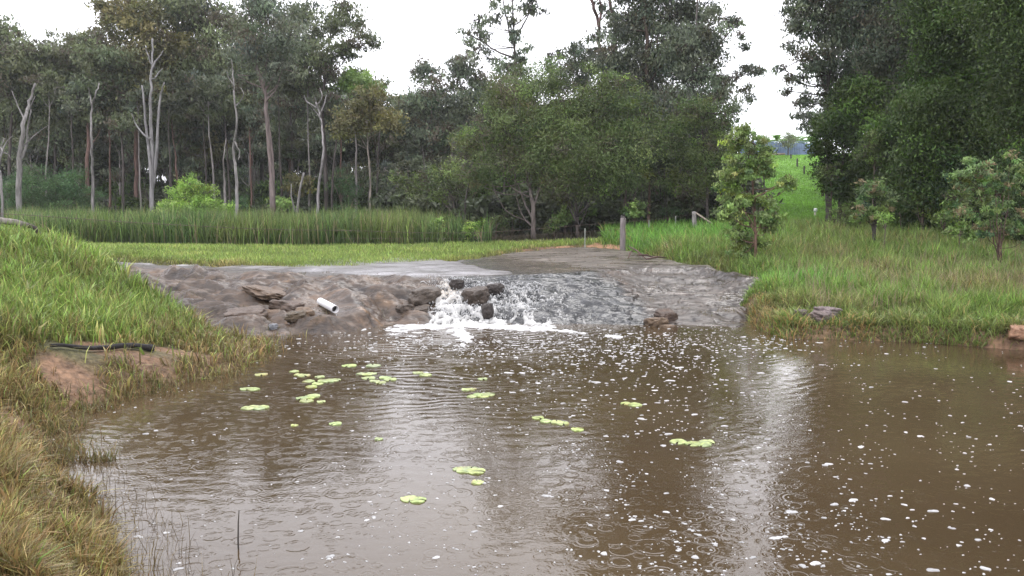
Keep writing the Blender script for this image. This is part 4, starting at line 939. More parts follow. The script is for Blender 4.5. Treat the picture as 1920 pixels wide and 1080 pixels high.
tree('wattle_tree', 'wide mid green wattle in the centre of the picture', 1084, 440, 33, [(1080, 380), (1074, 320), (1070, 240)], [(1030, 270, 40), (1050, 120, 14), (1105, 130, 14), (1150, 150, 16), (1070, 196, 46), (1128, 176, 38), (1094, 270, 58), (1060, 340, 44), (1130, 330, 46), (1030, 220, 34), (1040, 150, 22), (1130, 140, 20), (1105, 215, 42), (1150, 260, 34), (1150, 300, 22)], 'acacia', r0=.13, bark=DARKB, dens=.68,
     extra=[(2.5, [(1082, 420), (1064, 380), (1048, 340), (1040, 310)]), (1.8, [(1084, 430), (1100, 390), (1096, 330), (1110, 260)]), (1.6, [(1084, 425), (1072, 370), (1090, 300), (1080, 230)]), (1.4, [(1083, 400), (1120, 370), (1140, 320)]), (2, [(1082, 400), (1100, 360), (1112, 320)])])
tree('wattle_tree', 'mid green wattle right of the centre with drooping edge', 1170, 436, 33.5, [(1172, 380), (1176, 320), (1180, 260)], [(1170, 150, 20), (1205, 160, 14), (1222, 215, 16), (1160, 290, 36), (1180, 196, 40), (1200, 260, 44), (1156, 240, 38), (1192, 330, 36), (1212, 190, 18), (1150, 310, 36), (1215, 230, 18)], 'acacia', r0=.11, bark=(.13, .10, .09), dens=.68,
     extra=[(2, [(1174, 400), (1190, 370), (1196, 340)])])
tree('wattle_tree', 'dark olive wattle beside the green hill', 1326, 430, 34, [(1326, 380), (1322, 300), (1316, 240)], [(1290, 218, 36), (1330, 212, 34), (1352, 250, 24), (1282, 290, 42), (1330, 300, 40), (1255, 250, 28), (1364, 214, 12), (1350, 330, 24), (1300, 345, 30), (1262, 340, 26)], 'acacia', r0=.12, bark=DARKB, dens=.8)
tree('wattle_tree', 'low spreading wattle over the right end of the reeds', 862, 430, 38, [(850, 380), (836, 340)], [(800, 330, 24), (838, 336, 30), (762, 340, 22), (880, 350, 26), (820, 365, 22), (745, 330, 14), (860, 310, 22), (786, 352, 20)], 'acacia', r0=.08, bark=(.12, .10, .09), dens=.8,
     extra=[(2, [(858, 410), (880, 380), (898, 350)]), (2, [(850, 400), (820, 370), (790, 345)])])
# trunks standing under the big gums
for px, top, base, d, col, lab in [(1233, 290, 430, 36, (.15, .10, .08), 'straight red brown trunk left of the thin pale trunk'), (1251, 320, 428, 38, (.22, .19, .17), 'thin pale straight trunk among the centre right trees'), (1216, 330, 430, 35, (.14, .09, .07), 'leaning red trunk nearest the grey post'),
                                  (1135, 300, 436, 36, (.10, .08, .07), 'slender dark trunk behind the grey post'), (1020, 300, 440, 37, DARKB, 'dark trunk right of the forked wattle'), (944, 300, 440, 37, DARKB, 'dark slanting trunk over the reeds end'), (905, 330, 436, 40, (.14, .12, .11), 'thin grey trunk at the right end of the reeds'),
                                  (1355, 330, 425, 36, DARKB, 'dark trunk behind the sapling left side'), (1060, 330, 436, 36, (.09, .07, .06), 'dark slim trunk under the central wattle'), (765, 330, 420, 46, (.13, .11, .10), 'slim trunk left end of the sunlit clearing'), (826, 345, 418, 48, (.13, .11, .10), 'slim trunk in the middle of the sunlit clearing')]:
    j = RNG.uniform(-8, 8)
    tree('slender_tree', lab, px, base, d, [(px + j * .3, (top + base) / 2), (px + j, top)], [(px + j + RNG.uniform(-14, 14), top + RNG.uniform(-30, 0), RNG.uniform(16, 24)) for k in range(3)], 'deep', r0=.10, bark=col)
# --- right side
tree('gum_tree', 'tall gum with ragged edge right of the sky gap', 1556, 424, 32, [(1554, 340), (1552, 240), (1554, 140), (1570, 50), (1580, -60)],
     [(1502, 58, 24), (1548, 36, 40), (1604, 50, 50), (1534, 116, 34), (1500, 150, 14), (1484, 34, 16), (1586, 140, 42), (1478, 92, 12), (1496, 12, 20), (1462, 128, 8), (1514, 190, 20), (1540, 226, 28), (1520, 0, 30), (1590, -40, 60), (1530, -90, 50), (1640, -120, 70), (1560, -180, 60), (1500, 216, 7), (1580, 210, 34), (1480, 145, 9), (1474, 170, 6), (1560, 180, 34)], 'gumgrey', r0=.2, bark=DARKB, dens=.95,
     extra=[(3, [(1554, 140), (1530, 120), (1505, 112), (1475, 125)]), (3, [(1556, 110), (1530, 80), (1500, 50), (1480, 35)]), (2.5, [(1553, 200), (1530, 195), (1505, 210)])])
tree('gum_tree', 'dense dark tree drooping over the green slope', 1574, 430, 30, [(1574, 380), (1580, 300), (1590, 230)], [(1566, 256, 36), (1606, 226, 42), (1548, 306, 28), (1592, 326, 42), (1534, 280, 20), (1640, 276, 46), (1536, 240, 16), (1570, 350, 28), (1630, 350, 34), (1610, 180, 40), (1556, 345, 16)], 'dark', r0=.14, bark=DARKB)
tree('gum_tree', 'high grey trunk gum behind the dark right hand trees', 1752, 432, 30, [(1752, 300), (1755, 150), (1756, 40), (1758, -80)], [(1720, 60, 50), (1690, 120, 50), (1680, 40, 44), (1740, 160, 40), (1660, 0, 50), (1790, -80, 80), (1720, -110, 80), (1820, -160, 80), (1640, 90, 40), (1700, 200, 50), (1680, 260, 50)], 'gumgrey', r0=.3, bark=(.27, .25, .24), dens=.95)
tree('broadleaf_tree', 'big dark green tree closing the right edge', 1832, 446, 24, [(1830, 360), (1820, 240), (1826, 120), (1830, 0)], [(1800, 130, 70), (1872, 110, 70), (1840, 230, 80), (1770, 280, 60), (1890, 320, 70), (1810, 20, 70), (1880, 0, 80), (1720, 340, 50), (1760, 200, 50), (1920, 210, 70), (1830, -120, 110), (1920, -100, 90), (1800, 350, 60), (1900, 400, 44), (1860, -260, 110), (1750, 390, 40)], 'dark', r0=.22, bark=DARKB, dens=1.0)
tree('broadleaf_tree', 'dark tree with yellow green tips left of the big right edge tree', 1700, 440, 27, [(1698, 380), (1690, 300), (1686, 240)], [(1680, 250, 40), (1720, 290, 46), (1652, 300, 34), (1700, 340, 44), (1740, 250, 40), (1716, 200, 34), (1660, 370, 30), (1740, 380, 40), (1698, 396, 34)], 'dark', r0=.13, bark=DARKB)
tree('broadleaf_tree', 'dark foliage at the outer right edge above the bank', 1985, 470, 19, [(1985, 360), (1980, 200)], [(1970, 200, 80), (1960, 320, 70), (1990, 80, 90), (1940, 400, 50), (1980, -60, 110), (1955, 440, 36)], 'dark', r0=.16, bark=DARKB, dens=.9)
# shrubs and saplings
def shrub(label, px, base, d, blobs, sty, r0=.03, stems=4, name='shrub', bark=(.12, .09, .075), dens=1., Lk=1., top=None, group=None, spread=10):
    ys = [b[1] for b in blobs]; cy = sum(ys) / len(ys)
    ex = [(1.6, [(px, base), (px + (k - stems / 2) * spread * .5, (base + cy) / 2), (px + (k - stems / 2) * spread + RNG.uniform(-4, 4), cy)]) for k in range(stems)]
    return tree(name, label, px, base, d, [(px, (base + cy) / 2), (px + 2, cy)], blobs, sty, r0=r0, bark=bark, dens=dens, Lk=Lk, cat='sapling' if name == 'sapling' else 'shrub', extra=ex, minr=.008, group=group)
tree('sapling', 'bushy leafy young tree standing alone between the rock shelf and the green hill', 1418, 500, 19.6, [(1417, 440), (1413, 380), (1408, 320), (1398, 270)],
     [(1385, 262, 20), (1412, 268, 22), (1432, 300, 16), (1372, 295, 20), (1392, 320, 24), (1418, 318, 20), (1368, 330, 16), (1362, 348, 14), (1432, 322, 12), (1385, 380, 22), (1405, 372, 18), (1366, 400, 16), (1392, 420, 20), (1430, 402, 20), (1450, 400, 14), (1436, 380, 14), (1462, 412, 8), (1400, 452, 16), (1378, 440, 14), (1386, 478, 16), (1442, 425, 12), (1425, 455, 9), (1395, 244, 12), (1362, 262, 8), (1375, 350, 16), (1440, 280, 8), (1358, 370, 9), (1462, 346, 3), (1474, 338, 5), (1484, 342, 5), (1480, 352, 4)],
     'sapling', r0=.04, bark=(.14, .085, .062), dens=1.9, depth=1.1, cat='sapling', minr=.012, Lk=.85,
     extra=[(1.6, [(1412, 372), (1436, 360), (1462, 346), (1480, 342)]), (2, [(1416, 430), (1396, 410), (1376, 396)]), (2, [(1415, 400), (1436, 392), (1456, 398)])])
shrub('small dark shrub with pale tips under the right hand trees', 1640, 446, 21, [(1636, 362, 24), (1618, 380, 18), (1654, 388, 18), (1612, 400, 14), (1640, 405, 20), (1665, 372, 12), (1622, 350, 12), (1650, 350, 12)], 'pink', r0=.06, bark=DARKB)
shrub('low bright leafed plant beside the small dark shrub', 1660, 430, 20, [(1658, 415, 9), (1666, 408, 8), (1650, 408, 7)], 'lime', r0=.012, stems=3, dens=.6)
shrub('wide light green shrub with pinkish tips by the right bank', 1874, 495, 16.5, [(1810, 330, 20), (1838, 318, 22), (1862, 345, 22), (1880, 330, 18), (1800, 358, 14), (1840, 375, 22), (1870, 392, 24), (1905, 360, 22), (1918, 325, 20), (1900, 410, 24), (1835, 405, 20), (1850, 428, 18), (1886, 438, 20), (1782, 332, 12), (1815, 300, 10), (1925, 440, 20), (1800, 395, 14), (1895, 300, 12)], 'pink', r0=.022, stems=5, dens=1.1, spread=12, bark=(.10, .06, .05))
shrub('small low green plant under the dark trees at right', 1800, 442, 19, [(1800, 428, 11), (1816, 434, 9), (1786, 432, 9), (1820, 446, 8)], 'bright', r0=.012, stems=3, dens=.7)
shrub('big feathery dark green thicket behind the left reeds', 110, 415, 45, [(60, 350, 34), (100, 340, 32), (140, 345, 30), (170, 370, 24), (80, 385, 32), (120, 385, 32), (30, 380, 30), (155, 400, 26), (10, 345, 24), (60, 410, 24), (100, 412, 24), (45, 330, 18)], 'feather', r0=.06, stems=6, dens=1.2)
shrub('bright lime green willowy bush rising from the reeds', 358, 430, 38, [(350, 360, 22), (372, 352, 20), (340, 385, 26), (375, 385, 26), (402, 392, 22), (325, 400, 18), (360, 405, 26), (362, 338, 9), (420, 400, 20), (395, 405, 24), (334, 362, 18), (318, 385, 20), (432, 408, 14), (352, 345, 16), (385, 365, 20), (345, 415, 24), (310, 408, 16)], 'lime', r0=.05, stems=7, dens=1.1)
for (px, py, r, d, sty, lab) in [(1585, 405, 18, 27, 'acacia', 'low green bush at the foot of the drooping dark tree'), (1612, 415, 14, 25, 'bright', 'small fresh green bush left of the small dark shrub'), (1690, 405, 20, 24.5, 'dark', 'dark leafy bush right of the small dark shrub'), (1730, 395, 24, 24, 'acacia', 'mid green bush under the right hand trees'), (1770, 410, 18, 22, 'bright', 'pale leafed bush left of the wide light shrub'),
                                 (1800, 380, 22, 22, 'acacia', 'green bush behind the wide light shrub'), (1560, 330, 16, 29.5, 'acacia', 'yellow green sprays on the edge of the slope trees'), (1640, 290, 22, 26.5, 'acacia', 'yellow green sprays among the dark right trees'), (822, 432, 11, 31, 'bright', 'pale green bush at the front edge of the reeds'), (890, 438, 13, 30.5, 'lime', 'yellow green low bush at the right end of the reeds'), (1060, 408, 15, 34, 'bright', 'green shrub under the central wattles'), (1105, 400, 12, 35, 'bright', 'yellow leafed shrub behind the steel picket'),
                                 (1190, 400, 16, 33, 'bright', 'green shrub right of the grey post'), (1040, 430, 10, 33, 'acacia', 'low shrub left of the red dirt'), (528, 388, 13, 46, 'bright', 'rounded green bush beside the leaning stub'), (450, 388, 12, 47, 'feather', 'small green bush behind the twisted dead tree'),
                                 (640, 352, 22, 50, 'feather', 'green understorey tree below the yellowish crown'), (650, 385, 18, 48, 'feather', 'leafy bush right of the bare grey tree'), (1255, 405, 10, 35, 'feather', 'small shrub among the centre right trunks'), (960, 418, 16, 35, 'acacia', 'dark bush left of the forked grey trunk'), (930, 428, 14, 34, 'acacia', 'dim bush over the reeds at their right end'),
                                 (560, 355, 16, 49, 'olive', 'small olive crowned tree behind the leaning stub'), (405, 300, 30, 56, 'olive', 'olive tree with rounded crown between the dead trees'), (410, 360, 20, 55, 'deep', 'dark bush behind the bright lime bush')]:
    bl = [(px + RNG.uniform(-1, 1) * r, py - r * .4 + RNG.uniform(-.8, .7) * r, r * RNG.uniform(.5, .75)) for k in range(6)]
    shrub(lab, px, min(py + r + 6, 432 if d > 33 else 445), d, bl, sty, r0=.03, stems=3, dens=.9, spread=r * .4)
print('trees', TREES)

# --- forest behind: five kinds of gum, copied
def proto(kind):
    rng = np.random.default_rng(900 + kind); H = rng.uniform(15, 20); s = 65 / FPX
    root = empty('forest_gum', (0, 0, -50)); g = Geo(); lean = rng.normal(0, .5, 2)
    P = smooth_path([(0, 0, -.3), (lean[0] * .3, lean[1] * .3, H * .4), (lean[0], lean[1], H * .72), (lean[0] * 1.4, lean[1], H * .93)], 5, .05, rng)
    bark = [DARKB, (.10, .085, .08), REDB, GREYB, DARKB][kind % 5]
    g.tube(P, np.linspace(.23, .07, len(P)), 8, bark, rough=.1); B = []
    for k in range(11):
        a = rng.uniform(0, 6.28); h = rng.uniform(.42, .98); R = (1.9 * math.sin(min(1, (1.08 - h) * 2.2) * 1.57)) + .3
        B.append((np.array([math.cos(a) * R * rng.uniform(.4, 1.1) + lean[0], math.sin(a) * R + lean[1], H * h]), rng.uniform(1.1, 1.9)))
    (v, f, c), tw = crown(B, ['deep', 'gum', 'gumgrey', 'gum', 'olive'][kind % 5], s, rng, .8, 1.25)
    link('crown', mk_mesh('crown', v, f, M_LEAF, c), root)
    for c_, r in B:
        k = np.argmin(np.linalg.norm(P - (c_ - [0, 0, 1.5]), axis=1)); a = P[k]
        Q = smooth_path([a, (a + c_) / 2 + [0, 0, -.2], c_], 3); g.tube(Q, np.linspace(.09, .03, len(Q)), 5, bark)
    link('trunk', g.mesh('trunk', M_BARK), root); return root
def put(root, loc, rot, sc, label, cat, group, first):
    r = root if first else root.copy()
    if not first:
        COL.objects.link(r)
        for ch in list(root.children):
            c = ch.copy(); COL.objects.link(c); c.parent = r
    r.location = loc; r.rotation_euler = (0, 0, rot); r.scale = (sc[0], sc[0], sc[1]); return tag(r, label, cat, group)
PR = [proto(k) for k in range(5)]; used = set()
FG = 'gum trees deep in the forest behind'
# zones: px range, distance range, count, top-row range, label
zones = [(-180, 600, 58, 78, 34, (40, 150), 'tall dark gum crowded deep in the left forest behind the dead trunks'),
         (-260, 740, 80, 115, 28, (150, 240), 'distant thin gum glimpsed between the trunks of the left forest'),
         (740, 880, 56, 80, 8, (150, 230), 'grey gum deep behind the low wattle and the reeds end'),
         (890, 1345, 46, 70, 22, (130, 220), 'gum standing deep behind the central wattles'),
         (1650, 2100, 34, 62, 22, (-160, 120), 'tall gum deep behind the dark right hand trees')]
rg_ = np.random.default_rng(55)
for (a, b, d0, d1, n, tp, lab) in zones:
    for i in range(n):
        px = a + (b - a) * (i + rg_.uniform(.1, .9)) / n; d = rg_.uniform(d0, d1); x = at(px, 400, d)[0]; z = tz(x, d)
        top = at(px, rg_.uniform(*tp), d)[2]; k = int(rg_.integers(5)); H = top - z
        sz = H / 18.0
        put(PR[k], (x, d, z - .1), rg_.uniform(0, 6.28), (max(.6, min(1.25, sz * 1.05)), sz), lab, 'tree', FG, k not in used); used.add(k)
# understorey copies: bushy shrubs filling the forest floor
def proto_bush(kind):
    rng = np.random.default_rng(950 + kind); s = 45 / FPX; root = empty('forest_shrub', (0, 0, -50)); g = Geo()
    B = [(np.array([rng.normal(0, .6), rng.normal(0, .6), rng.uniform(.5, 2.2)]), rng.uniform(.45, .8)) for k in range(8)]
    (v, f, c), tw = crown(B, ['deep', 'dark', 'gum'][kind], s, rng, .9, 1.2); link('crown', mk_mesh('crown', v, f, M_LEAF, c), root)
    for c_, r in B: g.tube([(0, 0, -.1), c_ * [.4, .4, .5], c_], [.04, .03, .015], 5, (.11, .09, .08))
    for k in range(5):
        q = np.array([rng.normal(0, .8), rng.normal(0, .8), 0]); g.tube([q, q + [rng.normal(0, .3), 0, 1.6], q + [rng.normal(0, .5), 0, 3.2]], [.035, .025, .012], 5, (.07, .06, .055))
    link('stems', g.mesh('stems', M_BARK), root); return root
PB = [proto_bush(k) for k in range(3)]; usedb = set()
for (a, b, d0, d1, n, lab) in [(-160, 760, 50, 76, 70, 'dim understorey shrub among the trunks of the left forest'), (-300, 900, 84, 120, 60, 'far dim shrub closing the view between the left forest trunks'), (740, 900, 44, 56, 8, 'dim shrub behind the right end of the reeds'), (880, 1375, 36, 50, 46, 'dark shrub on the forest floor behind the wattles'), (1690, 2100, 27, 42, 32, 'dark shrub filling the shade under the right hand trees')]:
    for i in range(n):
        px = a + (b - a) * (i + rg_.uniform(0, 1)) / n; d = rg_.uniform(d0, d1)
        if 775 < px < 870 and rg_.random() < .75: continue
        x = at(px, 400, d)[0]; k = int(rg_.integers(3)); sc = rg_.uniform(.8, 1.35) * (1 if d < 80 else 1.25)
        put(PB[k], (x, d, tz(x, d) - .1), rg_.uniform(0, 6.28), (sc * 1.2, sc * rg_.uniform(.7, 1.2)), lab, 'shrub', 'shrubs under the forest trees', k not in usedb); usedb.add(k)
# banana plants behind the blue fence
def banana():
    rng = np.random.default_rng(77); root = empty('banana_plant', (0, 0, -50)); g = Geo(); g.tube([(0, 0, -.2), (0, 0, 1.2), (.05, 0, 2.1)], [.14, .11, .08], 8, (.16, .18, .07)); link('stem', g.mesh('stem', M_BARK), root)
    for k in range(9):
        a = k * 2.4; h = np.array([math.cos(a), math.sin(a), 0]); L_ = rng.uniform(1.3, 1.9); up = rng.uniform(.7, 1.5); g = Geo()
        t = np.linspace(0, 1, 9); P = np.array([0, 0, 2.0]) + h * (t * L_ * .75)[:, None] + np.c_[t * 0, t * 0, up * (t * 1.3 - t * t * .95)]
        w = .24 * np.sin(np.clip(t * .92 + .08, 0, 1) * np.pi) ** .6; sd = np.cross(h, [0, 0, 1.])
        v = np.concatenate([P - sd * w[:, None] - [0, 0, .06], P, P + sd * w[:, None] - [0, 0, .06]]); f = [(j, j + 1, 9 + j + 1, 9 + j) for j in range(8)] + [(9 + j, 10 + j, 19 + j, 18 + j) for j in range(8)]
        g.add(v, f, np.array([.17, .30, .07]) * rng.uniform(.8, 1.3)); link('leaf', g.mesh('leaf', M_LEAF), root)
    return root
bn = banana()
for i, px in enumerate([1424, 1436, 1447, 1456, 1465, 1473, 1483, 1492, 1501, 1511, 1520, 1532, 1442, 1469, 1497]):
    d = 95 + (i * 37 % 5) * 1.1; x = at(px, 300, d)[0]; zt = tz(x, d)
    put(bn, (x, d, zt - .15), i * 1.3, (.85 + .1 * (i % 3), .72 + .09 * (i % 4)), 'light green banana plant behind the blue hilltop fence', 'banana plant', 'banana plants behind the blue fence', i == 0)
tree('small_tree', 'small round leafed tree at the blue fence', 1478, 292, 90.5, [(1478, 280), (1478, 265)], [(1478, 262, 6), (1470, 268, 5), (1488, 266, 5), (1480, 254, 4), (1479, 272, 4)], 'gum', r0=.08, bark=DARKB, Lk=.6)
print('forest ready')

# ------------------------------------------------------------------ grass and reeds
def blades(x, y, z, h, w, lean, cb, ct, rng, segs=2):
    """bent blades: 5 points, 3 triangles each"""
    n = len(x); a = rng.uniform(0, 2 * np.pi, n); la = rng.uniform(0, 2 * np.pi, n)
    px, py = np.cos(a) * w / 2, np.sin(a) * w / 2; dx, dy = np.cos(la) * lean * h, np.sin(la) * lean * h
    zr = np.sqrt(np.maximum(.05, 1 - np.minimum(lean, .95) ** 2))
    B = np.stack([x, y, z - .02], 1); Mi = np.stack([x + dx * .35, y + dy * .35, z + h * .58 * zr ** .5], 1); T = np.stack([x + dx, y + dy, z + h * zr], 1)
    o = np.stack([px, py, px * 0], 1)
    v = np.stack([B - o, B + o, Mi + o * .8, Mi - o * .8, T], 1).reshape(-1, 3)
    k = np.arange(n)[:, None] * 5; f = np.concatenate([k + [0, 1, 2], k + [0, 2, 3], k + [3, 2, 4]], 1).reshape(-1, 3)
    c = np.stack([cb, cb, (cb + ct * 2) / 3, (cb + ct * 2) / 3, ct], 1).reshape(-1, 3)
    return v, f, np.clip(c, .005, .8)
def grass_object(name, label, x, y, h, w, lean, cb, ct, rng, zfun=terrain, cat='grass', zz=None):
    z = zfun(x, y) if zz is None else zz
    v, f, c = blades(x, y, z, h, w, lean, cb, ct, rng)
    tag(link(name, mk_mesh(name, v, f, M_GRASS, c)), label, cat, kind='stuff')
def sample(n, ymin, ymax, pxa, pxb, rng, p=2.0):
    """points in a view wedge, even in picture density"""
    u = rng.random(n); y = 1 / ((1 / ymin) * (1 - u) + (1 / ymax) * u); px = rng.uniform(pxa, pxb, n)
    return (px - 960) / FPX * y, y
rng = np.random.default_rng(21)
def mixc(a, b, t): return np.asarray(a) * (1 - t[:, None]) + np.asarray(b) * t[:, None]
GRN = np.array([.175, .285, .058]); YEL = np.array([.30, .30, .10]); BRN = np.array([.26, .175, .085]); DKG = np.array([.07, .11, .035]); STR = np.array([.44, .33, .14])
# left bank
x, y = sample(440000, 3.4, 19, -620, 620, rng)
s = polysd(x, y, POOL); r = polysd(x, y, SLAB); dm = dirt(x, y)
clump = fbm(x * 2.2, y * 2.2, 211, 3)
keep = (s > -.12) & (x < -1.6) & (r > -.25) & (rng.random(len(x)) > dm * .97) & (rng.random(len(x)) < .55 + .9 * clump + sstep(.5, 1.6, s) * .4)
# thin it out where bare clay shows beside the water
keep &= rng.random(len(x)) < np.where(s < .35, .55, 1.0)
x, y, s, clump = x[keep], y[keep], s[keep], clump[keep]; n = len(x)
dry = np.clip(sstep(1.7, .3, s + .9 * fbm(x * .9, y * .9, 212, 3)) * .95 + sstep(.15, .45, fbm(x * 1.3, y * 1.3, 213, 3)) * .6 + sstep(8.5, 6.0, y) * .45, 0, 1)
fg = sstep(8.2, 6.4, y); h = (.17 + .20 * clump + .11 * sstep(.3, 1.5, s) - .02 * fg) * rng.uniform(.45, 1.3, n); w = .0040 + y * .0009
mixn = np.clip(rng.normal(.0, .34, n) + dry * .82, 0, 1); base = mixc(GRN, BRN, mixn); base = mixc([.21, .125, .05], base, 1 - .6 * fg * (rng.random(n) < .6)); base[(rng.random(n) < .05) & (fg > 0)] = [.34, .26, .12]; yel = rng.random(n) < .22; base[yel] = base[yel] * .4 + YEL * .6
base *= np.exp(rng.normal(0, .38, n))[:, None] * (1 + .45 * fbm(x * .8, y * .8, 214, 3))[:, None]
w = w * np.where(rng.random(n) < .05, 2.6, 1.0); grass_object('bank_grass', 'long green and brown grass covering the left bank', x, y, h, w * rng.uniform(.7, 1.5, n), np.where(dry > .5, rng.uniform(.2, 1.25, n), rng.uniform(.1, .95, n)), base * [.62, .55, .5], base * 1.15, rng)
# brown water weeds fringing the left shore
x, y = sample(60000, 4.2, 13.2, -20, 640, rng); s = polysd(x, y, POOL); w_ = fbm(x * 1.7, y * 1.7, 218, 3); keep = (s < .16) & (s > -.30 - .5 * w_) & (x < -1.4) & (rng.random(len(x)) < .50 + 1.3 * w_) & (y > 6.2); x, y = x[keep], y[keep]; n = len(x)
cb = mixc([.22, .13, .06], [.15, .17, .06], rng.random(n)) * np.exp(rng.normal(0, .35, n))[:, None]
grass_object('shore_weeds', 'tangled reddish brown weeds fringing the water of the left bank', x, y, rng.uniform(.05, .20, n), np.full(n, .009), rng.uniform(.2, 1.2, n), cb * .6, cb * 1.1, rng, zz=np.maximum(terrain(x, y), -.02), cat='weeds')
# sparse dead stalks in the shallows at left foreground
x, y = sample(5200, 3.9, 12.5, 20, 520, rng); s = polysd(x, y, POOL); keep = (s < .05) & (s > -.55) & (rng.random(len(x)) < np.exp(s * 4.5)) & ((y < 6.5) | (s > -.25)); x, y = x[keep], y[keep]; n = len(x)
cb = mixc([.05, .04, .03], [.22, .17, .08], rng.random(n))
grass_object('shore_stalks', 'thin dead grass stalks standing in the shallows by the left bank', x, y, rng.uniform(.06, .26, n), np.full(n, .004), rng.uniform(.1, 1., n), cb, cb * 1.2, rng, zz=np.full(n, -.01))
# strip of grass between the shelf and the reeds
x, y = sample(190000, 17.5, 34, -60, 1240, rng); r = polysd(x, y, SLAB); dm = dirt(x, y)
keep = (r > -.15) & (rng.random(len(x)) > dm * .93) & (y > 17.5) & (y < 30.6 + 1.0 * fbm(x * .3, y * 0, 221, 2)) & ((x < -1.6) | (y > 22)); x, y, r = x[keep], y[keep], r[keep]; n = len(x)
pn = fbm(x * .5, y * .8, 222, 4); near = sstep(.7, .0, r)
h = (.17 + .05 * pn) * rng.uniform(.5, 1.3, n) * (1 - .35 * near); base = mixc(GRN * [1.1, 1.05, 1.0], BRN * 1.1, np.clip(near * .55 + .25 * sstep(.1, .4, pn) + rng.normal(0, .15, n), 0, 1))
yel = rng.random(n) < .35; base[yel] = base[yel] * .5 + YEL * .55
base *= np.exp(rng.normal(0, .34, n))[:, None] * (1 + .6 * pn)[:, None]
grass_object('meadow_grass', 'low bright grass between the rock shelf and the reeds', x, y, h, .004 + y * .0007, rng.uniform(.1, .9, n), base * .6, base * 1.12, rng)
# right bank and meadow
x, y = sample(520000, 9.0, 36, 1130, 2450, rng); s = polysd(x, y, POOL); r = polysd(x, y, SLAB); dm = dirt(x, y)
cl = fbm(x * 1.5, y * 1.5, 231, 3)
keep = (s > -.06) & (r > -.1) & (rng.random(len(x)) > dm * .95) & (rng.random(len(x)) < .65 + .8 * cl + .3 * sstep(.3, 1.2, s))
keep &= ~((y > 35.5) & (x > 10))
x, y, s, r, cl = x[keep], y[keep], s[keep], r[keep], cl[keep]; n = len(x)
pn = fbm(x * .45, y * .45, 232, 4); lush = np.exp(-((x - 5.9) / .9) ** 2 - ((y - 16.4) / 1.0) ** 2)
lush = np.maximum(lush, .8 * sstep(23, 26, y) * sstep(9.5, 7.0, x)); edge = sstep(.75, .1, s)
dry = np.clip(.20 + 1.3 * pn + .35 * edge - lush * 1.2, 0, 1)
h = (.20 + .26 * cl + .10 * sstep(.3, 1.6, s) + .22 * sstep(15, 23, y)) * rng.uniform(.5, 1.3, n) * (1 - .4 * sstep(.6, .1, r))
G2 = np.array([.150, .250, .050]); base = mixc(G2, np.array([.22, .165, .085]), np.clip(dry * .8 + rng.normal(0, .16, n), 0, 1))
base = base * (1 - lush[:, None] * .8) + np.array([.135, .33, .05]) * lush[:, None] * .8
base *= np.exp(rng.normal(0, .36, n))[:, None] * (1 + .5 * cl)[:, None]
straw = rng.random(n) < .04; base[straw] = STR
bl_ = ((np.abs(x - 4.9) < .75) & (s < .35)); st2 = bl_ & (rng.random(n) < .3); base[st2] = STR * [1, .95, .9] * rng.uniform(.7, 1.2, (st2.sum(), 1))
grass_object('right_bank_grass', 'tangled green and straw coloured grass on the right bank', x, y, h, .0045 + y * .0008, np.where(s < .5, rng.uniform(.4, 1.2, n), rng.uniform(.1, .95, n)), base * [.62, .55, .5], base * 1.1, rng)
# seed heads, right meadow
x, y = sample(3500, 13, 32, 1420, 2000, rng); s = polysd(x, y, POOL); r = polysd(x, y, SLAB); keep = (s > .8) & (r > .5); x, y = x[keep], y[keep]; n = len(x)
c_ = mixc([.34, .28, .18], [.30, .20, .14], rng.random(n))
grass_object('seed_stalks', 'fine tan seed stalks above the right bank grass', x, y, rng.uniform(.4, .62, n), np.full(n, .004) + y * .0002, rng.uniform(.05, .5, n), c_ * .8, c_, rng)
# short pasture on the hill
x, y = sample(110000, 34, 92, 1380, 1620, rng); keep = (x > 9); x, y = x[keep], y[keep]; n = len(x)
base = np.array([.17, .33, .045]) * np.exp(rng.normal(0, .22, n))[:, None] * (1 + .5 * fbm(x * .3, y * .15, 241, 4))[:, None]
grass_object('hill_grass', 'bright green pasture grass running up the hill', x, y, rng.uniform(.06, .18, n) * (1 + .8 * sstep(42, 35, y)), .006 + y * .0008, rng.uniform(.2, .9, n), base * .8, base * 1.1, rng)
x, y = sample(26000, 45, 95, 640, 1010, rng); n = len(x); base = np.array([.22, .26, .06]) * np.exp(rng.normal(0, .2, n))[:, None]
grass_object('paddock_grass', 'pale green paddock grass glimpsed behind the forest', x, y, rng.uniform(.1, .3, n), .006 + y * .0008, rng.uniform(.2, .9, n), base * .8, base, rng)
# forest floor litter and undergrowth blades
x, y = sample(60000, 32.5, 60, -60, 1380, rng); n = len(x); base = mixc([.06, .065, .03], [.10, .075, .05], rng.random(n))
grass_object('forest_floor', 'dull undergrowth and litter on the forest floor', x, y, rng.uniform(.08, .4, n), .008 + y * .0006, rng.uniform(.3, 1.1, n), base * .7, base, rng, cat='undergrowth')
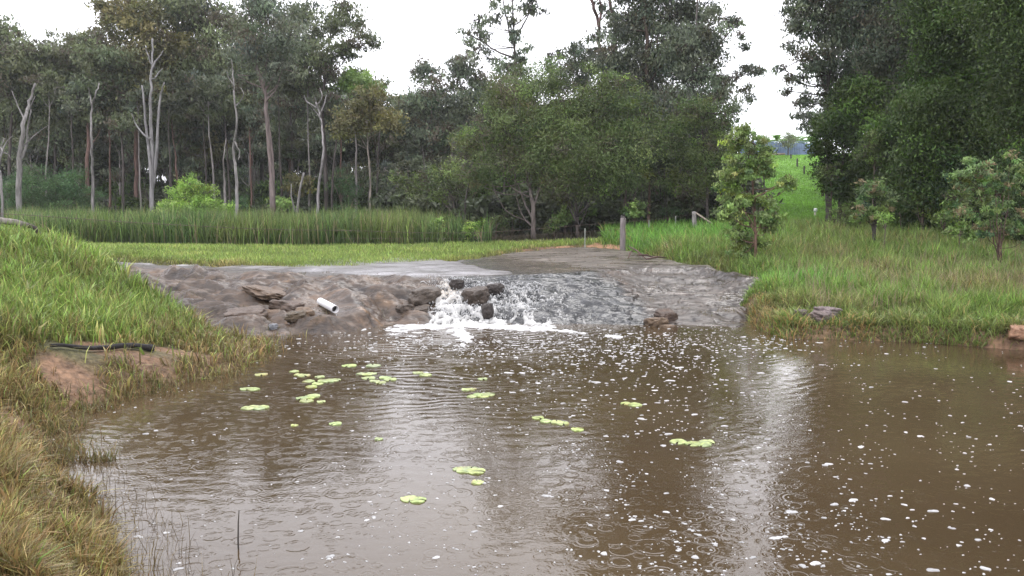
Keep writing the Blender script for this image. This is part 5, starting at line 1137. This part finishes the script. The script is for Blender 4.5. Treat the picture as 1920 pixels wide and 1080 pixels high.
# dead grass caught on the rock face and small tufts on the shelf
x, y = sample(42000, 13.0, 27, 300, 1420, rng); cl = fbm(x * 1.6, y * 2.2, 261, 3); r = polysd(x, y, SLAB); zr_ = rock(x, y)
keep = (r < .2) & (zr_ > .04) & (cl > .27) & ~((x > -1.7) & (x < 2.6) & (y < 18)) & ~((y > 18.5) & (x < 1)); x, y, zr_ = x[keep], y[keep], zr_[keep]; n = len(x)
cb = mixc([.20, .14, .07], [.11, .13, .05], rng.random(n) ** 2)
grass_object('dead_grass', 'dead tan grass caught in hollows of the rock face', x, y, rng.uniform(.03, .10, n), np.full(n, .008), rng.uniform(.6, 1.3, n), cb * .7, cb, rng, zz=zr_)
# reeds
x, y = sample(125000, 29.2, 44, 20, 960, rng)
fr = 29.9 + .8 * fbm(x * .25, x * 0, 251, 3) + 2.2 * sstep(-18, -22, x); keep = (y > fr) & (x < -.8 - (y - 33) * .0) & (rng.random(len(x)) < .75 + 1.2 * fbm(x * .7, y * .7, 255, 3) - .7 * sstep(-6, -.8, x)); x, y = x[keep], y[keep]; n = len(x)
tall = 1 + .35 * fbm(x * .5, y * .5, 252, 4) + .35 * fbm(x * 2.6, y * 2.6, 256, 2) - .35 * sstep(-5, -.5, x); pn = fbm(x * .35, y * .6, 253, 3)
h = 1.12 * tall * rng.uniform(.4, 1.3, n) * (1 + .12 * (rng.random(n) < .1)); base = mixc([.070, .125, .036], [.14, .175, .048], np.clip(.4 + 1.1 * pn + rng.normal(0, .2, n), 0, 1)) * np.exp(rng.normal(0, .42, n))[:, None]
dd_ = rng.random(n) < .09; base[dd_] = np.array([.26, .22, .12])
ln = np.where(rng.random(n) < .2, rng.uniform(.3, .8, n), rng.uniform(.02, .3, n))
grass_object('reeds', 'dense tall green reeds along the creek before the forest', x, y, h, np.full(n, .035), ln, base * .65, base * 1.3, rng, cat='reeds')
print('grass ready')
# ------------------------------------------------------------------ rainy air
import bmesh
bm = bmesh.new(); bmesh.ops.create_cube(bm, size=1.0); me = bpy.data.meshes.new('haze'); bm.to_mesh(me); bm.free()
hz = link('haze', me, loc=(0, 598, 36)); hz.scale = (1990, 1990, 140); hz['kind'] = 'stuff'; hz['label'] = 'thin rainy haze in the air over the whole place'; hz['category'] = 'haze'
m, nt, out = mat_base('rain_haze'); pv = N(nt, 'ShaderNodeVolumePrincipled'); pv.inputs['Color'].default_value = (.92, .95, 1, 1)
pv.inputs['Density'].default_value = .00045; pv.inputs['Anisotropy'].default_value = .2; nt.links.new(pv.outputs[0], out.inputs['Volume']); me.materials.append(m)
